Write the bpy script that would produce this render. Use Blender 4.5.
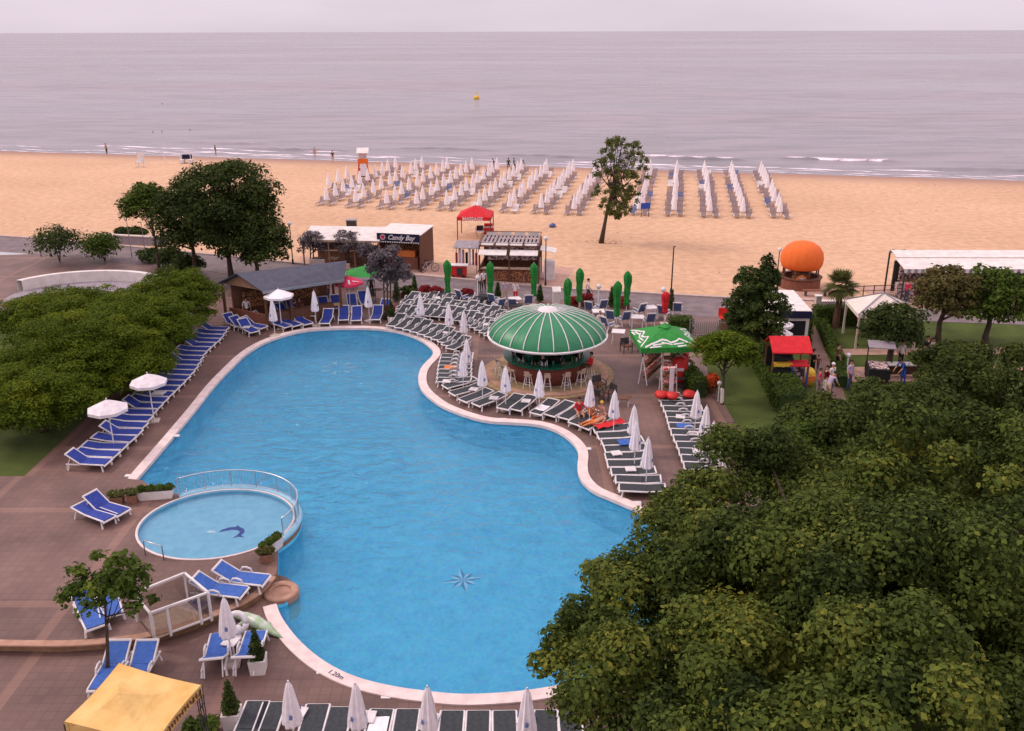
import bpy, bmesh, math, random
import numpy as np
from mathutils import Vector, Matrix
from mathutils.geometry import tessellate_polygon
R = math.radians
rnd = random.Random(7)
for o in list(bpy.data.objects): bpy.data.objects.remove(o)
S = bpy.context.scene
COL = S.collection
# ------------------------------------------------------------------ camera
F = 900.0; CX, CY = 512.0, 365.5; TH = math.atan((365.5-31.2)/F); H = 18.0; ROLL = R(-0.17)
cam = bpy.data.cameras.new('camera'); co = bpy.data.objects.new('camera', cam); COL.objects.link(co)
cam.sensor_width = 36; cam.lens = F/1024*36; cam.clip_start = 0.2; cam.clip_end = 60000
co.matrix_world = Matrix.Translation((0,0,H)) @ Matrix.Rotation(R(90)-TH,4,'X') @ Matrix.Rotation(ROLL,4,'Z')
S.camera = co
S.view_settings.view_transform = 'Standard'; S.view_settings.look = 'None'
S.view_settings.exposure = 0.06; S.view_settings.gamma = 1; S.view_settings.use_curve_mapping = False
# ------------------------------------------------------------------ sky and sun (bright overcast, pinkish)
W = bpy.data.worlds.new('World'); S.world = W; W.use_nodes = True
nt = W.node_tree; nt.nodes.clear()
out = nt.nodes.new('ShaderNodeOutputWorld'); bg = nt.nodes.new('ShaderNodeBackground')
sky = nt.nodes.new('ShaderNodeTexSky'); sky.sky_type = 'NISHITA'; sky.sun_disc = False
sky.sun_elevation = R(42); sky.sun_rotation = R(-75); sky.dust_density = 3; sky.air_density = 1
mx = nt.nodes.new('ShaderNodeMixRGB'); mx.inputs[0].default_value = 0.93
# the cloud deck: soft cloud tone, brighter overhead than at the horizon as under a real overcast
wtc = nt.nodes.new('ShaderNodeTexCoord'); wsp = nt.nodes.new('ShaderNodeSeparateXYZ'); nt.links.new(wtc.outputs['Generated'], wsp.inputs[0])
wmr = nt.nodes.new('ShaderNodeMapRange'); wmr.inputs[1].default_value = 0; wmr.inputs[2].default_value = 1; wmr.inputs[3].default_value = 1; wmr.inputs[4].default_value = 2.1; nt.links.new(wsp.outputs[2], wmr.inputs[0])
wmp = nt.nodes.new('ShaderNodeMapping'); wmp.inputs['Scale'].default_value = (2, 2, 9); nt.links.new(wtc.outputs['Generated'], wmp.inputs[0])
wns = nt.nodes.new('ShaderNodeTexNoise'); wns.inputs['Scale'].default_value = 1.6; wns.inputs['Detail'].default_value = 5; nt.links.new(wmp.outputs[0], wns.inputs[0])
wm2 = nt.nodes.new('ShaderNodeMapRange'); wm2.inputs[1].default_value = .3; wm2.inputs[2].default_value = .7; wm2.inputs[3].default_value = .90; wm2.inputs[4].default_value = 1.08; nt.links.new(wns.outputs[0], wm2.inputs[0])
wmu = nt.nodes.new('ShaderNodeMath'); wmu.operation = 'MULTIPLY'; nt.links.new(wmr.outputs[0], wmu.inputs[0]); nt.links.new(wm2.outputs[0], wmu.inputs[1])
wvm = nt.nodes.new('ShaderNodeVectorMath'); wvm.operation = 'SCALE'; wvm.inputs[0].default_value = (9.0, 7.75, 8.7); nt.links.new(wmu.outputs[0], wvm.inputs['Scale'])
nt.links.new(wvm.outputs[0], mx.inputs[2])
nt.links.new(sky.outputs[0], mx.inputs[1]); nt.links.new(mx.outputs[0], bg.inputs[0]); nt.links.new(bg.outputs[0], out.inputs[0])
bg.inputs[1].default_value = 0.085
sun = bpy.data.lights.new('sun', 'SUN'); so = bpy.data.objects.new('sun', sun); COL.objects.link(so)
sun.energy = 1.5; sun.angle = R(11); sun.color = (1.0, 0.86, 0.74)
sd = Vector((1.0, -0.27, -0.93)); so.rotation_euler = sd.to_track_quat('-Z','Y').to_euler(); so.location = (-40,10,60)

def P(px, py, z=0.0):
    u, v = px-CX, CY-py
    c, s = math.cos(ROLL), math.sin(ROLL)
    u, v = c*u-s*v, s*u+c*v
    d = (u, v*math.sin(TH)+F*math.cos(TH), v*math.cos(TH)-F*math.sin(TH))
    t = (z-H)/d[2]
    return Vector((d[0]*t, d[1]*t, z))
# ------------------------------------------------------------------ materials
M = {}
def mat(name, c, rough=0.8, c2=None, scale=4.0, detail=4.0, bump=0.0, bscale=None, metal=0.0, spec=0.3, coat=0, lo=.35, hi=.65):
    m = bpy.data.materials.new(name); m.use_nodes = True; n = m.node_tree; b = n.nodes['Principled BSDF']
    b.inputs['Base Color'].default_value = (*c, 1); b.inputs['Roughness'].default_value = rough
    b.inputs['Metallic'].default_value = metal; b.inputs['Specular IOR Level'].default_value = spec
    tc = n.nodes.new('ShaderNodeTexCoord')
    if c2 is None: c2 = tuple(x*0.82 for x in c)
    ns = n.nodes.new('ShaderNodeTexNoise'); ns.inputs['Scale'].default_value = scale; ns.inputs['Detail'].default_value = detail
    n.links.new(tc.outputs['Object'], ns.inputs['Vector'])
    cr = n.nodes.new('ShaderNodeValToRGB'); cr.color_ramp.elements[0].position = lo; cr.color_ramp.elements[1].position = hi
    cr.color_ramp.elements[0].color = (*c2,1); cr.color_ramp.elements[1].color = (*c,1)
    n.links.new(ns.outputs[0], cr.inputs[0]); n.links.new(cr.outputs[0], b.inputs['Base Color'])
    if bump:
        nb = n.nodes.new('ShaderNodeTexNoise'); nb.inputs['Scale'].default_value = bscale or scale*4; nb.inputs['Detail'].default_value = 3
        n.links.new(tc.outputs['Object'], nb.inputs['Vector'])
        bp = n.nodes.new('ShaderNodeBump'); bp.inputs['Strength'].default_value = bump; bp.inputs['Distance'].default_value = 0.05
        n.links.new(nb.outputs[0], bp.inputs['Height']); n.links.new(bp.outputs[0], b.inputs['Normal'])
    M[name] = m
    return m
def N(m, t): return m.node_tree.nodes.new(t)
mat('white_plastic', (.72,.68,.67), .45, (.6,.55,.54), 3)
mat('white_cloth', (.74,.67,.68), .9, (.62,.55,.57), 5, bump=.25, bscale=14)
mat('parasol_white', (.86,.80,.81), .9, (.76,.69,.71), 5, bump=.2, bscale=14)
mat('cream_cloth', (.72,.62,.55), .9, (.62,.52,.45), 3, bump=.2, bscale=8)
mat('mesh_dark', (.045,.05,.055), .8, (.03,.034,.038), 9)
mat('mesh_blue', (.03,.055,.30), .75, (.02,.04,.22), 8)
mat('mesh_sky', (.05,.13,.42), .75, (.035,.10,.34), 8)
mat('mesh_slate', (.10,.15,.30), .8, (.07,.10,.22), 8)
mat('white_metal', (.75,.72,.72), .4)
mat('grey_metal', (.35,.35,.37), .35, metal=.7)
mat('dark_metal', (.05,.045,.045), .5)
mat('steel', (.55,.58,.62), .3, metal=.8)
mat('red_cloth', (.62,.02,.03), .8, (.5,.015,.02), 4)
mat('pink_cloth', (.72,.05,.12), .8, (.6,.03,.08), 4)
mat('red_plastic', (.6,.03,.025), .45)
mat('orange', (.80,.17,.025), .7, (.70,.12,.02), 18, bump=.5, bscale=40)
mat('orange_cloth', (.7,.2,.05), .8)
mat('green_cloth', (.02,.22,.035), .8, (.012,.15,.02), 6, bump=.3, bscale=12)
mat('green_canopy', (.03,.25,.04), .8, (.02,.19,.03), 5)
mat('yellow_cloth', (.72,.47,.18), .85, (.60,.36,.11), 1.4, bump=.9, bscale=4)
mat('yellow_paint', (.75,.45,.04), .6)
mat('navy', (.012,.012,.05), .6)
mat('blue_cloth', (.03,.08,.4), .8)
mat('black', (.012,.012,.013), .6)
mat('wood_brown', (.16,.07,.04), .7, (.10,.042,.025), 8)
mat('wood_red', (.24,.09,.055), .75, (.16,.055,.035), 10)
mat('wood_tan', (.36,.20,.12), .7, (.26,.14,.08), 8)
mat('wood_light', (.5,.36,.26), .7, (.4,.28,.2), 6)
mat('roof_slate', (.085,.085,.115), .75, (.065,.066,.09), 2.5, bump=.15, bscale=30)
mat('roof_grey', (.3,.26,.28), .8, (.24,.2,.22), 4)
mat('plaster', (.58,.48,.42), .85, (.48,.39,.34), 3)
mat('plaster_white', (.72,.66,.62), .85, (.6,.54,.5), 2)
mat('brick_counter', (.20,.055,.04), .8, (.14,.04,.03), 9)
mat('bar_glass_green', (.01,.13,.07), .25, (.006,.07,.04), 7)
mat('terracotta', (.28,.14,.09), .85, (.2,.1,.06), 8)
mat('hedge', (.030,.055,.010), .95, (.016,.032,.006), 5, bump=1.0, bscale=18)
mat('skin', (.50,.26,.17), .6); mat('hair', (.03,.018,.012), .8); mat('hair_fair', (.35,.22,.1), .8)
mat('shirt_white', (.7,.66,.66), .9); mat('shirt_lilac', (.45,.36,.5), .9); mat('trousers', (.05,.045,.05), .9); mat('jeans', (.06,.08,.16), .9)
mat('bark', (.10,.07,.05), .95, (.05,.035,.025), 12, bump=.8, bscale=25)
mat('bark_pale', (.55,.5,.46), .95, (.4,.36,.33), 10)
mat('palm_bark', (.16,.08,.05), .95, (.08,.04,.025), 14, bump=1, bscale=20)
mat('soil', (.09,.06,.04), 1)
mat('foam', (.85,.76,.79), .9, (.7,.6,.64), 3)
mat('kerb', (.50,.38,.33), .9, (.40,.30,.26), 3)
mat('coping', (.74,.60,.56), .7, (.62,.49,.46), 2.5, bump=.1)
mat('terrace_edge', (.30,.18,.10), .85, (.2,.115,.06), 3)
mat('terrace_tan', (.44,.26,.18), .85, (.34,.19,.13), 3)
mat('disc_tan', (.34,.24,.13), .85, (.25,.17,.09), 3)
mat('asphalt', (.21,.165,.165), .9, (.15,.115,.12), 1.2, 8, bump=.3, bscale=40)
mat('path_brown', (.23,.14,.11), .9, (.17,.10,.08), 2, bump=.3, bscale=30)
mat('path_pink', (.50,.31,.24), .9, (.4,.24,.18), 2)
mat('emblem_blue', (.16,.22,.46), .8); mat('navy_motif', (.02,.05,.30), .5); mat('white_motif', (.75,.80,.85), .5)
mat('goods', (.4,.16,.06), .7, (.05,.03,.02), 9, lo=.45, hi=.55)
mat('goods_red', (.6,.05,.04), .7, (.6,.5,.45), 8, lo=.47, hi=.53)
mat('goods_mixed', (.55,.4,.36), .8, (.07,.04,.05), 7, lo=.45, hi=.56)
mat('cream_grille', (.6,.5,.42), .8)

def leafmat(name, cols, trans=.25):
    m = bpy.data.materials.new(name); m.use_nodes = True; n = m.node_tree; b = n.nodes['Principled BSDF']
    at = n.nodes.new('ShaderNodeAttribute'); at.attribute_name = 'tint'
    cr = n.nodes.new('ShaderNodeValToRGB'); e = cr.color_ramp.elements
    e[0].position = 0; e[0].color = (*cols[0],1); e[1].position = 1; e[1].color = (*cols[-1],1)
    for i, c in enumerate(cols[1:-1]):
        k = e.new((i+1)/(len(cols)-1)); k.color = (*c,1)
    n.links.new(at.outputs['Fac'], cr.inputs[0]); n.links.new(cr.outputs[0], b.inputs['Base Color'])
    b.inputs['Roughness'].default_value = .75; b.inputs['Specular IOR Level'].default_value = .10
    tr = n.nodes.new('ShaderNodeBsdfTranslucent'); n.links.new(cr.outputs[0], tr.inputs[0])
    mixs = n.nodes.new('ShaderNodeMixShader'); mixs.inputs[0].default_value = trans
    o = n.nodes['Material Output']; n.links.new(b.outputs[0], mixs.inputs[1]); n.links.new(tr.outputs[0], mixs.inputs[2]); n.links.new(mixs.outputs[0], o.inputs[0])
    M[name] = m
leafmat('leaf_maple', [(.013,.023,.005),(.050,.074,.014),(.098,.128,.022),(.21,.20,.03)])
leafmat('leaf_back', [(.022,.034,.007),(.05,.070,.014),(.085,.108,.018)])
leafmat('leaf_mimosa', [(.035,.060,.004),(.080,.120,.007),(.15,.18,.010)])
leafmat('leaf_dark', [(.018,.030,.008),(.044,.066,.015),(.078,.105,.022)])
leafmat('leaf_mid', [(.024,.045,.007),(.062,.10,.014),(.11,.15,.02)])
leafmat('leaf_olive', [(.045,.055,.016),(.11,.125,.038),(.20,.19,.06)])
leafmat('leaf_beach', [(.05,.07,.02),(.13,.155,.045),(.24,.23,.08)],.4)
leafmat('leaf_grey', [(.06,.05,.055),(.14,.115,.125),(.24,.20,.21)])
leafmat('leaf_brown', [(.05,.05,.015),(.11,.10,.03),(.18,.12,.05)])
leafmat('leaf_red', [(.12,.01,.012),(.25,.02,.025),(.3,.05,.05)])
leafmat('leaf_orange', [(.5,.10,.02),(.6,.06,.03),(.65,.2,.05)])
leafmat('leaf_grass', [(.02,.035,.006),(.045,.065,.010),(.07,.09,.015)])

# sand
m = mat('sand', (.65,.41,.255), .95, (.53,.32,.19), .05, 6, lo=.3, hi=.7)
n = m.node_tree; b = n.nodes['Principled BSDF']; tc = [x for x in n.nodes if x.type=='TEX_COORD'][0]
n2 = N(m,'ShaderNodeTexNoise'); n2.inputs['Scale'].default_value = 1.4; n2.inputs['Detail'].default_value = 6; n.links.new(tc.outputs['Object'], n2.inputs['Vector'])
r2 = N(m,'ShaderNodeValToRGB'); r2.color_ramp.elements[0].position=.38; r2.color_ramp.elements[0].color=(.77,.77,.78,1); r2.color_ramp.elements[1].position=.6
n.links.new(n2.outputs[0], r2.inputs[0])
mm = N(m,'ShaderNodeMixRGB'); mm.blend_type='MULTIPLY'; mm.inputs[0].default_value=.75
cr = [x for x in n.nodes if x.type=='VALTORGB'][0]
n.links.new(cr.outputs[0], mm.inputs[1]); n.links.new(r2.outputs[0], mm.inputs[2])
geo = N(m,'ShaderNodeNewGeometry'); sp = N(m,'ShaderNodeSeparateXYZ'); n.links.new(geo.outputs['Position'], sp.inputs[0])
mr = N(m,'ShaderNodeMapRange'); mr.inputs[1].default_value=-.30; mr.inputs[2].default_value=-.08; mr.inputs[3].default_value=1; mr.inputs[4].default_value=0
n.links.new(sp.outputs[2], mr.inputs[0])
mw = N(m,'ShaderNodeMixRGB'); mw.inputs[2].default_value=(.33,.19,.14,1); n.links.new(mr.outputs[0], mw.inputs[0]); n.links.new(mm.outputs[0], mw.inputs[1])
n.links.new(mw.outputs[0], b.inputs['Base Color'])
bp = N(m,'ShaderNodeBump'); bp.inputs['Strength'].default_value=.5; bp.inputs['Distance'].default_value=.12; n.links.new(n2.outputs[0], bp.inputs['Height']); n.links.new(bp.outputs[0], b.inputs['Normal'])

# deck tiles
m = bpy.data.materials.new('deck_tiles'); m.use_nodes=True; M['deck_tiles']=m; n=m.node_tree; b=n.nodes['Principled BSDF']
b.inputs['Roughness'].default_value=.62; b.inputs['Specular IOR Level'].default_value=.35
geo=N(m,'ShaderNodeNewGeometry')
bt=N(m,'ShaderNodeTexBrick'); bt.offset=0; bt.inputs['Scale'].default_value=1; bt.inputs['Brick Width'].default_value=.33; bt.inputs['Row Height'].default_value=.33
bt.inputs['Mortar Size'].default_value=.018; bt.inputs['Color1'].default_value=(.182,.106,.087,1); bt.inputs['Color2'].default_value=(.158,.091,.075,1); bt.inputs['Mortar'].default_value=(.14,.083,.068,1)
n.links.new(geo.outputs['Position'], bt.inputs['Vector'])
ns=N(m,'ShaderNodeTexNoise'); ns.inputs['Scale'].default_value=.35; ns.inputs['Detail'].default_value=7; n.links.new(geo.outputs['Position'], ns.inputs['Vector'])
r2=N(m,'ShaderNodeValToRGB'); r2.color_ramp.elements[0].position=.32; r2.color_ramp.elements[0].color=(.66,.66,.66,1); r2.color_ramp.elements[1].position=.68; r2.color_ramp.elements[1].color=(1.12,1.1,1.1,1)
n.links.new(ns.outputs[0], r2.inputs[0])
mm=N(m,'ShaderNodeMixRGB'); mm.blend_type='MULTIPLY'; mm.inputs[0].default_value=1; n.links.new(bt.outputs[0],mm.inputs[1]); n.links.new(r2.outputs[0],mm.inputs[2])
sp=N(m,'ShaderNodeSeparateXYZ'); n.links.new(geo.outputs['Position'], sp.inputs[0])
def band(axis, off, per, wid):
    a=N(m,'ShaderNodeMath'); a.operation='SUBTRACT'; n.links.new(sp.outputs[axis],a.inputs[0]); a.inputs[1].default_value=off
    p=N(m,'ShaderNodeMath'); p.operation='PINGPONG'; n.links.new(a.outputs[0],p.inputs[0]); p.inputs[1].default_value=per/2
    l=N(m,'ShaderNodeMath'); l.operation='LESS_THAN'; n.links.new(p.outputs[0],l.inputs[0]); l.inputs[1].default_value=wid/2
    return l
by=band(1,43.9,6.25,.36); bx=band(0,-2.2,6.25,.36)
mxm=N(m,'ShaderNodeMath'); mxm.operation='MAXIMUM'; n.links.new(by.outputs[0],mxm.inputs[0]); n.links.new(bx.outputs[0],mxm.inputs[1])
ml=N(m,'ShaderNodeMath'); ml.operation='MULTIPLY'; ml.inputs[1].default_value=.24; n.links.new(mxm.outputs[0],ml.inputs[0])
mb_=N(m,'ShaderNodeMixRGB'); mb_.inputs[2].default_value=(.38,.205,.145,1); n.links.new(ml.outputs[0],mb_.inputs[0]); n.links.new(mm.outputs[0],mb_.inputs[1])
n.links.new(mb_.outputs[0], b.inputs['Base Color'])
rr=N(m,'ShaderNodeMapRange'); rr.inputs[3].default_value=.75; rr.inputs[4].default_value=.45; n.links.new(ns.outputs[0],rr.inputs[0]); n.links.new(rr.outputs[0],b.inputs['Roughness'])

# lawn
m=mat('lawn',(.080,.110,.018),.95,(.050,.070,.010),.6,8,bump=.8,bscale=30)
# pool tiles
m=bpy.data.materials.new('pool_tiles'); m.use_nodes=True; M['pool_tiles']=m; n=m.node_tree; b=n.nodes['Principled BSDF']; b.inputs['Roughness'].default_value=.5
geo=N(m,'ShaderNodeNewGeometry')
vt=N(m,'ShaderNodeTexVoronoi'); vt.inputs['Scale'].default_value=9; n.links.new(geo.outputs['Position'],vt.inputs['Vector'])
ns=N(m,'ShaderNodeTexNoise'); ns.inputs['Scale'].default_value=.9; ns.inputs['Detail'].default_value=5; ns.inputs['Distortion'].default_value=1.0; n.links.new(geo.outputs['Position'],ns.inputs['Vector'])
r2=N(m,'ShaderNodeValToRGB'); r2.color_ramp.elements[0].position=.3; r2.color_ramp.elements[0].color=(.08,.45,.68,1); r2.color_ramp.elements[1].position=.7; r2.color_ramp.elements[1].color=(.16,.60,.83,1)
n.links.new(ns.outputs[0],r2.inputs[0])
mm=N(m,'ShaderNodeMixRGB'); mm.blend_type='OVERLAY'; mm.inputs[0].default_value=.22; n.links.new(r2.outputs[0],mm.inputs[1]); n.links.new(vt.outputs['Color'],mm.inputs[2])
n.links.new(mm.outputs[0],b.inputs['Base Color'])
mat('kid_tiles',(.30,.55,.68),.5,(.24,.48,.62),3)

def watermat(name, tint, bscale, bstr, stretch, ior=1.33, dist=.1, base=None, basefac=0.0, grad=False):
    m=bpy.data.materials.new(name); m.use_nodes=True; M[name]=m; n=m.node_tree; n.nodes.remove(n.nodes['Principled BSDF'])
    o=n.nodes['Material Output']
    geo=N(m,'ShaderNodeNewGeometry'); mp=N(m,'ShaderNodeMapping'); mp.inputs['Scale'].default_value=stretch; n.links.new(geo.outputs['Position'],mp.inputs['Vector'])
    a=N(m,'ShaderNodeTexNoise'); a.inputs['Scale'].default_value=bscale; a.inputs['Detail'].default_value=5; a.inputs['Roughness'].default_value=.55; a.inputs['Distortion'].default_value=.8; n.links.new(mp.outputs[0],a.inputs['Vector'])
    bp=N(m,'ShaderNodeBump'); bp.inputs['Strength'].default_value=bstr; bp.inputs['Distance'].default_value=dist; n.links.new(a.outputs[0],bp.inputs['Height'])
    if grad:      # calm near the near corner, ruffled towards the open end
        sg=N(m,'ShaderNodeSeparateXYZ'); n.links.new(geo.outputs['Position'],sg.inputs[0]); gm_=N(m,'ShaderNodeMapRange'); gm_.inputs[1].default_value=24; gm_.inputs[2].default_value=46; gm_.inputs[3].default_value=.35; gm_.inputs[4].default_value=1.0
        n.links.new(sg.outputs[1],gm_.inputs[0]); n.links.new(gm_.outputs[0],bp.inputs['Strength'])
    g=N(m,'ShaderNodeBsdfGlossy'); g.inputs['Roughness'].default_value=.06; n.links.new(bp.outputs[0],g.inputs['Normal'])
    t=N(m,'ShaderNodeBsdfTransparent'); t.inputs[0].default_value=(*tint,1)
    fr=N(m,'ShaderNodeFresnel'); fr.inputs['IOR'].default_value=ior; n.links.new(bp.outputs[0],fr.inputs['Normal'])
    body=t
    if base:
        d=N(m,'ShaderNodeBsdfDiffuse'); n.links.new(bp.outputs[0],d.inputs['Normal']); d.inputs[0].default_value=(*base,1)
        mb2=N(m,'ShaderNodeMixShader'); mb2.inputs[0].default_value=basefac; n.links.new(t.outputs[0],mb2.inputs[1]); n.links.new(d.outputs[0],mb2.inputs[2]); body=mb2
    mi=N(m,'ShaderNodeMixShader'); n.links.new(fr.outputs[0],mi.inputs[0]); n.links.new(body.outputs[0],mi.inputs[1]); n.links.new(g.outputs[0],mi.inputs[2]); n.links.new(mi.outputs[0],o.inputs[0])
    return m
watermat('pool_water',(.80,.95,.99),1.5,1.0,(.75,1.15,1),1.33,.38,base=(.05,.38,.60),basefac=.34,grad=True)
watermat('kid_water',(.82,.95,.98),1.6,.3,(1,1,1),1.33,.05)
# sea
m=bpy.data.materials.new('sea_water'); m.use_nodes=True; M['sea_water']=m; n=m.node_tree; b=n.nodes['Principled BSDF']
b.inputs['Roughness'].default_value=.28; b.inputs['Specular IOR Level'].default_value=.42
geo=N(m,'ShaderNodeNewGeometry'); mp=N(m,'ShaderNodeMapping'); mp.inputs['Scale'].default_value=(.06,.30,1); mp.inputs['Rotation'].default_value=(0,0,R(8)); n.links.new(geo.outputs['Position'],mp.inputs['Vector'])
a=N(m,'ShaderNodeTexNoise'); a.inputs['Scale'].default_value=1.0; a.inputs['Detail'].default_value=9; a.inputs['Roughness'].default_value=.62; n.links.new(mp.outputs[0],a.inputs['Vector'])
bp=N(m,'ShaderNodeBump'); bp.inputs['Strength'].default_value=.55; bp.inputs['Distance'].default_value=1.1; n.links.new(a.outputs[0],bp.inputs['Height']); n.links.new(bp.outputs[0],b.inputs['Normal'])
mp2=N(m,'ShaderNodeMapping'); mp2.inputs['Scale'].default_value=(.0035,.016,1); mp2.inputs['Rotation'].default_value=(0,0,R(-14)); n.links.new(geo.outputs['Position'],mp2.inputs['Vector'])
a2=N(m,'ShaderNodeTexNoise'); a2.inputs['Scale'].default_value=1; a2.inputs['Detail'].default_value=5; n.links.new(mp2.outputs[0],a2.inputs['Vector'])
r2=N(m,'ShaderNodeValToRGB'); r2.color_ramp.elements[0].position=.3; r2.color_ramp.elements[0].color=(.19,.165,.178,1); r2.color_ramp.elements[1].position=.7; r2.color_ramp.elements[1].color=(.29,.24,.262,1)
n.links.new(a2.outputs[0],r2.inputs[0])
mp3=N(m,'ShaderNodeMapping'); mp3.inputs['Scale'].default_value=(.06,.25,1); mp3.inputs['Rotation'].default_value=(0,0,R(12)); n.links.new(geo.outputs['Position'],mp3.inputs['Vector'])
a3=N(m,'ShaderNodeTexNoise'); a3.inputs['Scale'].default_value=1; a3.inputs['Detail'].default_value=8; a3.inputs['Roughness'].default_value=.7; n.links.new(mp3.outputs[0],a3.inputs['Vector'])
r3=N(m,'ShaderNodeValToRGB'); r3.color_ramp.elements[0].position=.40; r3.color_ramp.elements[0].color=(.66,.69,.69,1); r3.color_ramp.elements[1].position=.56; n.links.new(a3.outputs[0],r3.inputs[0])
m3_=N(m,'ShaderNodeMixRGB'); m3_.blend_type='MULTIPLY'; m3_.inputs[0].default_value=1; n.links.new(r2.outputs[0],m3_.inputs[1]); n.links.new(r3.outputs[0],m3_.inputs[2]); n.links.new(m3_.outputs[0],b.inputs['Base Color'])
mr=N(m,'ShaderNodeMapRange'); mr.inputs[1].default_value=.35; mr.inputs[2].default_value=.65; mr.inputs[3].default_value=.18; mr.inputs[4].default_value=.40; n.links.new(a2.outputs[0],mr.inputs[0]); n.links.new(mr.outputs[0],b.inputs['Roughness'])

# ------------------------------------------------------------------ mesh helpers
class MB:
    def __init__(s): s.v=[]; s.f=[]; s.m=[]; s.cur=0
    def mat(s,i): s.cur=i; return s
    def add(s, vs, fs):
        k=len(s.v); s.v+= [tuple(v) for v in vs]; s.f+=[tuple(i+k for i in f) for f in fs]; s.m+=[s.cur]*len(fs); return s
    def box(s, x,y,z,sx,sy,sz,rz=0,rx=0,ry=0):     # centre x,y; bottom z
        mt = Matrix.Translation((x,y,z+sz/2)) @ Matrix.Rotation(rz,4,'Z') @ Matrix.Rotation(ry,4,'Y') @ Matrix.Rotation(rx,4,'X')
        c=[mt @ Vector((a*sx/2,b*sy/2,c*sz/2)) for c in (-1,1) for b in (-1,1) for a in (-1,1)]
        return s.add(c,[(0,2,3,1),(4,5,7,6),(0,1,5,4),(2,6,7,3),(0,4,6,2),(1,3,7,5)])
    def bar(s, p0,p1,w,h=None):
        h=h or w; p0=Vector(p0); p1=Vector(p1); d=(p1-p0).normalized()
        up=Vector((0,0,1)) if abs(d.z)<.95 else Vector((0,1,0))
        a=d.cross(up).normalized()*w/2; b=a.cross(d).normalized()*h/2
        c=[q+i*a+j*b for q in (p0,p1) for j in (-1,1) for i in (-1,1)]
        return s.add(c,[(0,2,3,1),(4,5,7,6),(0,1,5,4),(2,6,7,3),(0,4,6,2),(1,3,7,5)])
    def cyl(s, p0,p1,r0,r1=None,n=8):
        r1=r0 if r1 is None else r1; p0=Vector(p0); p1=Vector(p1); d=(p1-p0).normalized()
        up=Vector((0,0,1)) if abs(d.z)<.95 else Vector((0,1,0))
        a=d.cross(up).normalized(); b=a.cross(d)
        vs=[p0+(a*math.cos(t)+b*math.sin(t))*r0 for t in [2*math.pi*i/n for i in range(n)]]+[p1+(a*math.cos(t)+b*math.sin(t))*r1 for t in [2*math.pi*i/n for i in range(n)]]
        return s.add(vs,[(i,(i+1)%n,n+(i+1)%n,n+i) for i in range(n)]+[tuple(range(n-1,-1,-1)),tuple(range(n,2*n))])
    def tube(s, pts, r, n=6, rs=None):
        pts=[Vector(p) for p in pts]; rings=[]
        for i,p in enumerate(pts):
            d=(pts[min(i+1,len(pts)-1)]-pts[max(i-1,0)]).normalized()
            up=Vector((0,0,1)) if abs(d.z)<.95 else Vector((0,1,0))
            a=d.cross(up).normalized(); b=a.cross(d); rr=rs[i] if rs else r
            rings.append([p+(a*math.cos(2*math.pi*k/n)+b*math.sin(2*math.pi*k/n))*rr for k in range(n)])
        vs=[v for g in rings for v in g]; fs=[]
        for i in range(len(pts)-1):
            for k in range(n): fs.append((i*n+k,i*n+(k+1)%n,(i+1)*n+(k+1)%n,(i+1)*n+k))
        fs.append(tuple(range(n-1,-1,-1))); fs.append(tuple((len(pts)-1)*n+k for k in range(n)))
        return s.add(vs,fs)
    def lathe(s, prof, n=16, x=0,y=0, wob=None, caps=False):
        vs=[]; fs=[]
        for i,(r,z) in enumerate(prof):
            for k in range(n):
                t=2*math.pi*k/n; rr=r*(wob(t,i) if wob else 1); vs.append((x+rr*math.cos(t),y+rr*math.sin(t),z))
        for i in range(len(prof)-1):
            for k in range(n): fs.append((i*n+k,i*n+(k+1)%n,(i+1)*n+(k+1)%n,(i+1)*n+k))
        if caps: fs.append(tuple(range(n-1,-1,-1))); fs.append(tuple((len(prof)-1)*n+k for k in range(n)))
        return s.add(vs,fs)
    def slab(s, pts, th):      # convex polygon points (3D), thickness down
        n=len(pts); lo=[(p[0],p[1],p[2]-th) for p in pts]
        return s.add([tuple(p) for p in pts]+lo,[tuple(range(n)),tuple(range(2*n-1,n-1,-1))]+[(i,n+i,n+(i+1)%n,(i+1)%n) for i in range(n)])
    def sphere(s,x,y,z,r,n=10,m=6,sz=1):
        prof=[(max(r*math.sin(math.pi*i/m),.0005),z-r*sz*math.cos(math.pi*i/m)) for i in range(m+1)]
        return s.lathe(prof,n,x,y)
    def build(s,name,mats,parent=None,smooth=False,link=True):
        me=bpy.data.meshes.new(name); me.from_pydata(s.v,[],s.f)
        if not isinstance(mats,(list,tuple)): mats=[mats]
        for k in mats: me.materials.append(M[k])
        me.polygons.foreach_set('material_index', s.m)
        if smooth: me.polygons.foreach_set('use_smooth',[True]*len(s.f))
        me.update()
        bmm=bmesh.new(); bmm.from_mesh(me); bmesh.ops.recalc_face_normals(bmm, faces=bmm.faces); bmm.to_mesh(me); bmm.free()
        o=bpy.data.objects.new(name,me); COL.objects.link(o)
        if parent is not None: o.parent=parent
        return o
def tag(o,label=None,cat=None,group=None,kind=None):
    if label: o['label']=label
    if cat: o['category']=cat
    if group: o['group']=group
    if kind: o['kind']=kind
    return o
def thing(name,loc,rz=0,label=None,cat=None,group=None):
    o=bpy.data.objects.new(name,None); COL.objects.link(o); o.empty_display_size=.3
    o.location=loc; o.rotation_euler=(0,0,rz); return tag(o,label,cat,group)
def copy_tree(o,parent=None):
    c=o.copy(); COL.objects.link(c)
    if parent is not None: c.parent=parent
    for ch in o.children: copy_tree(ch,c)
    return c
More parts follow.
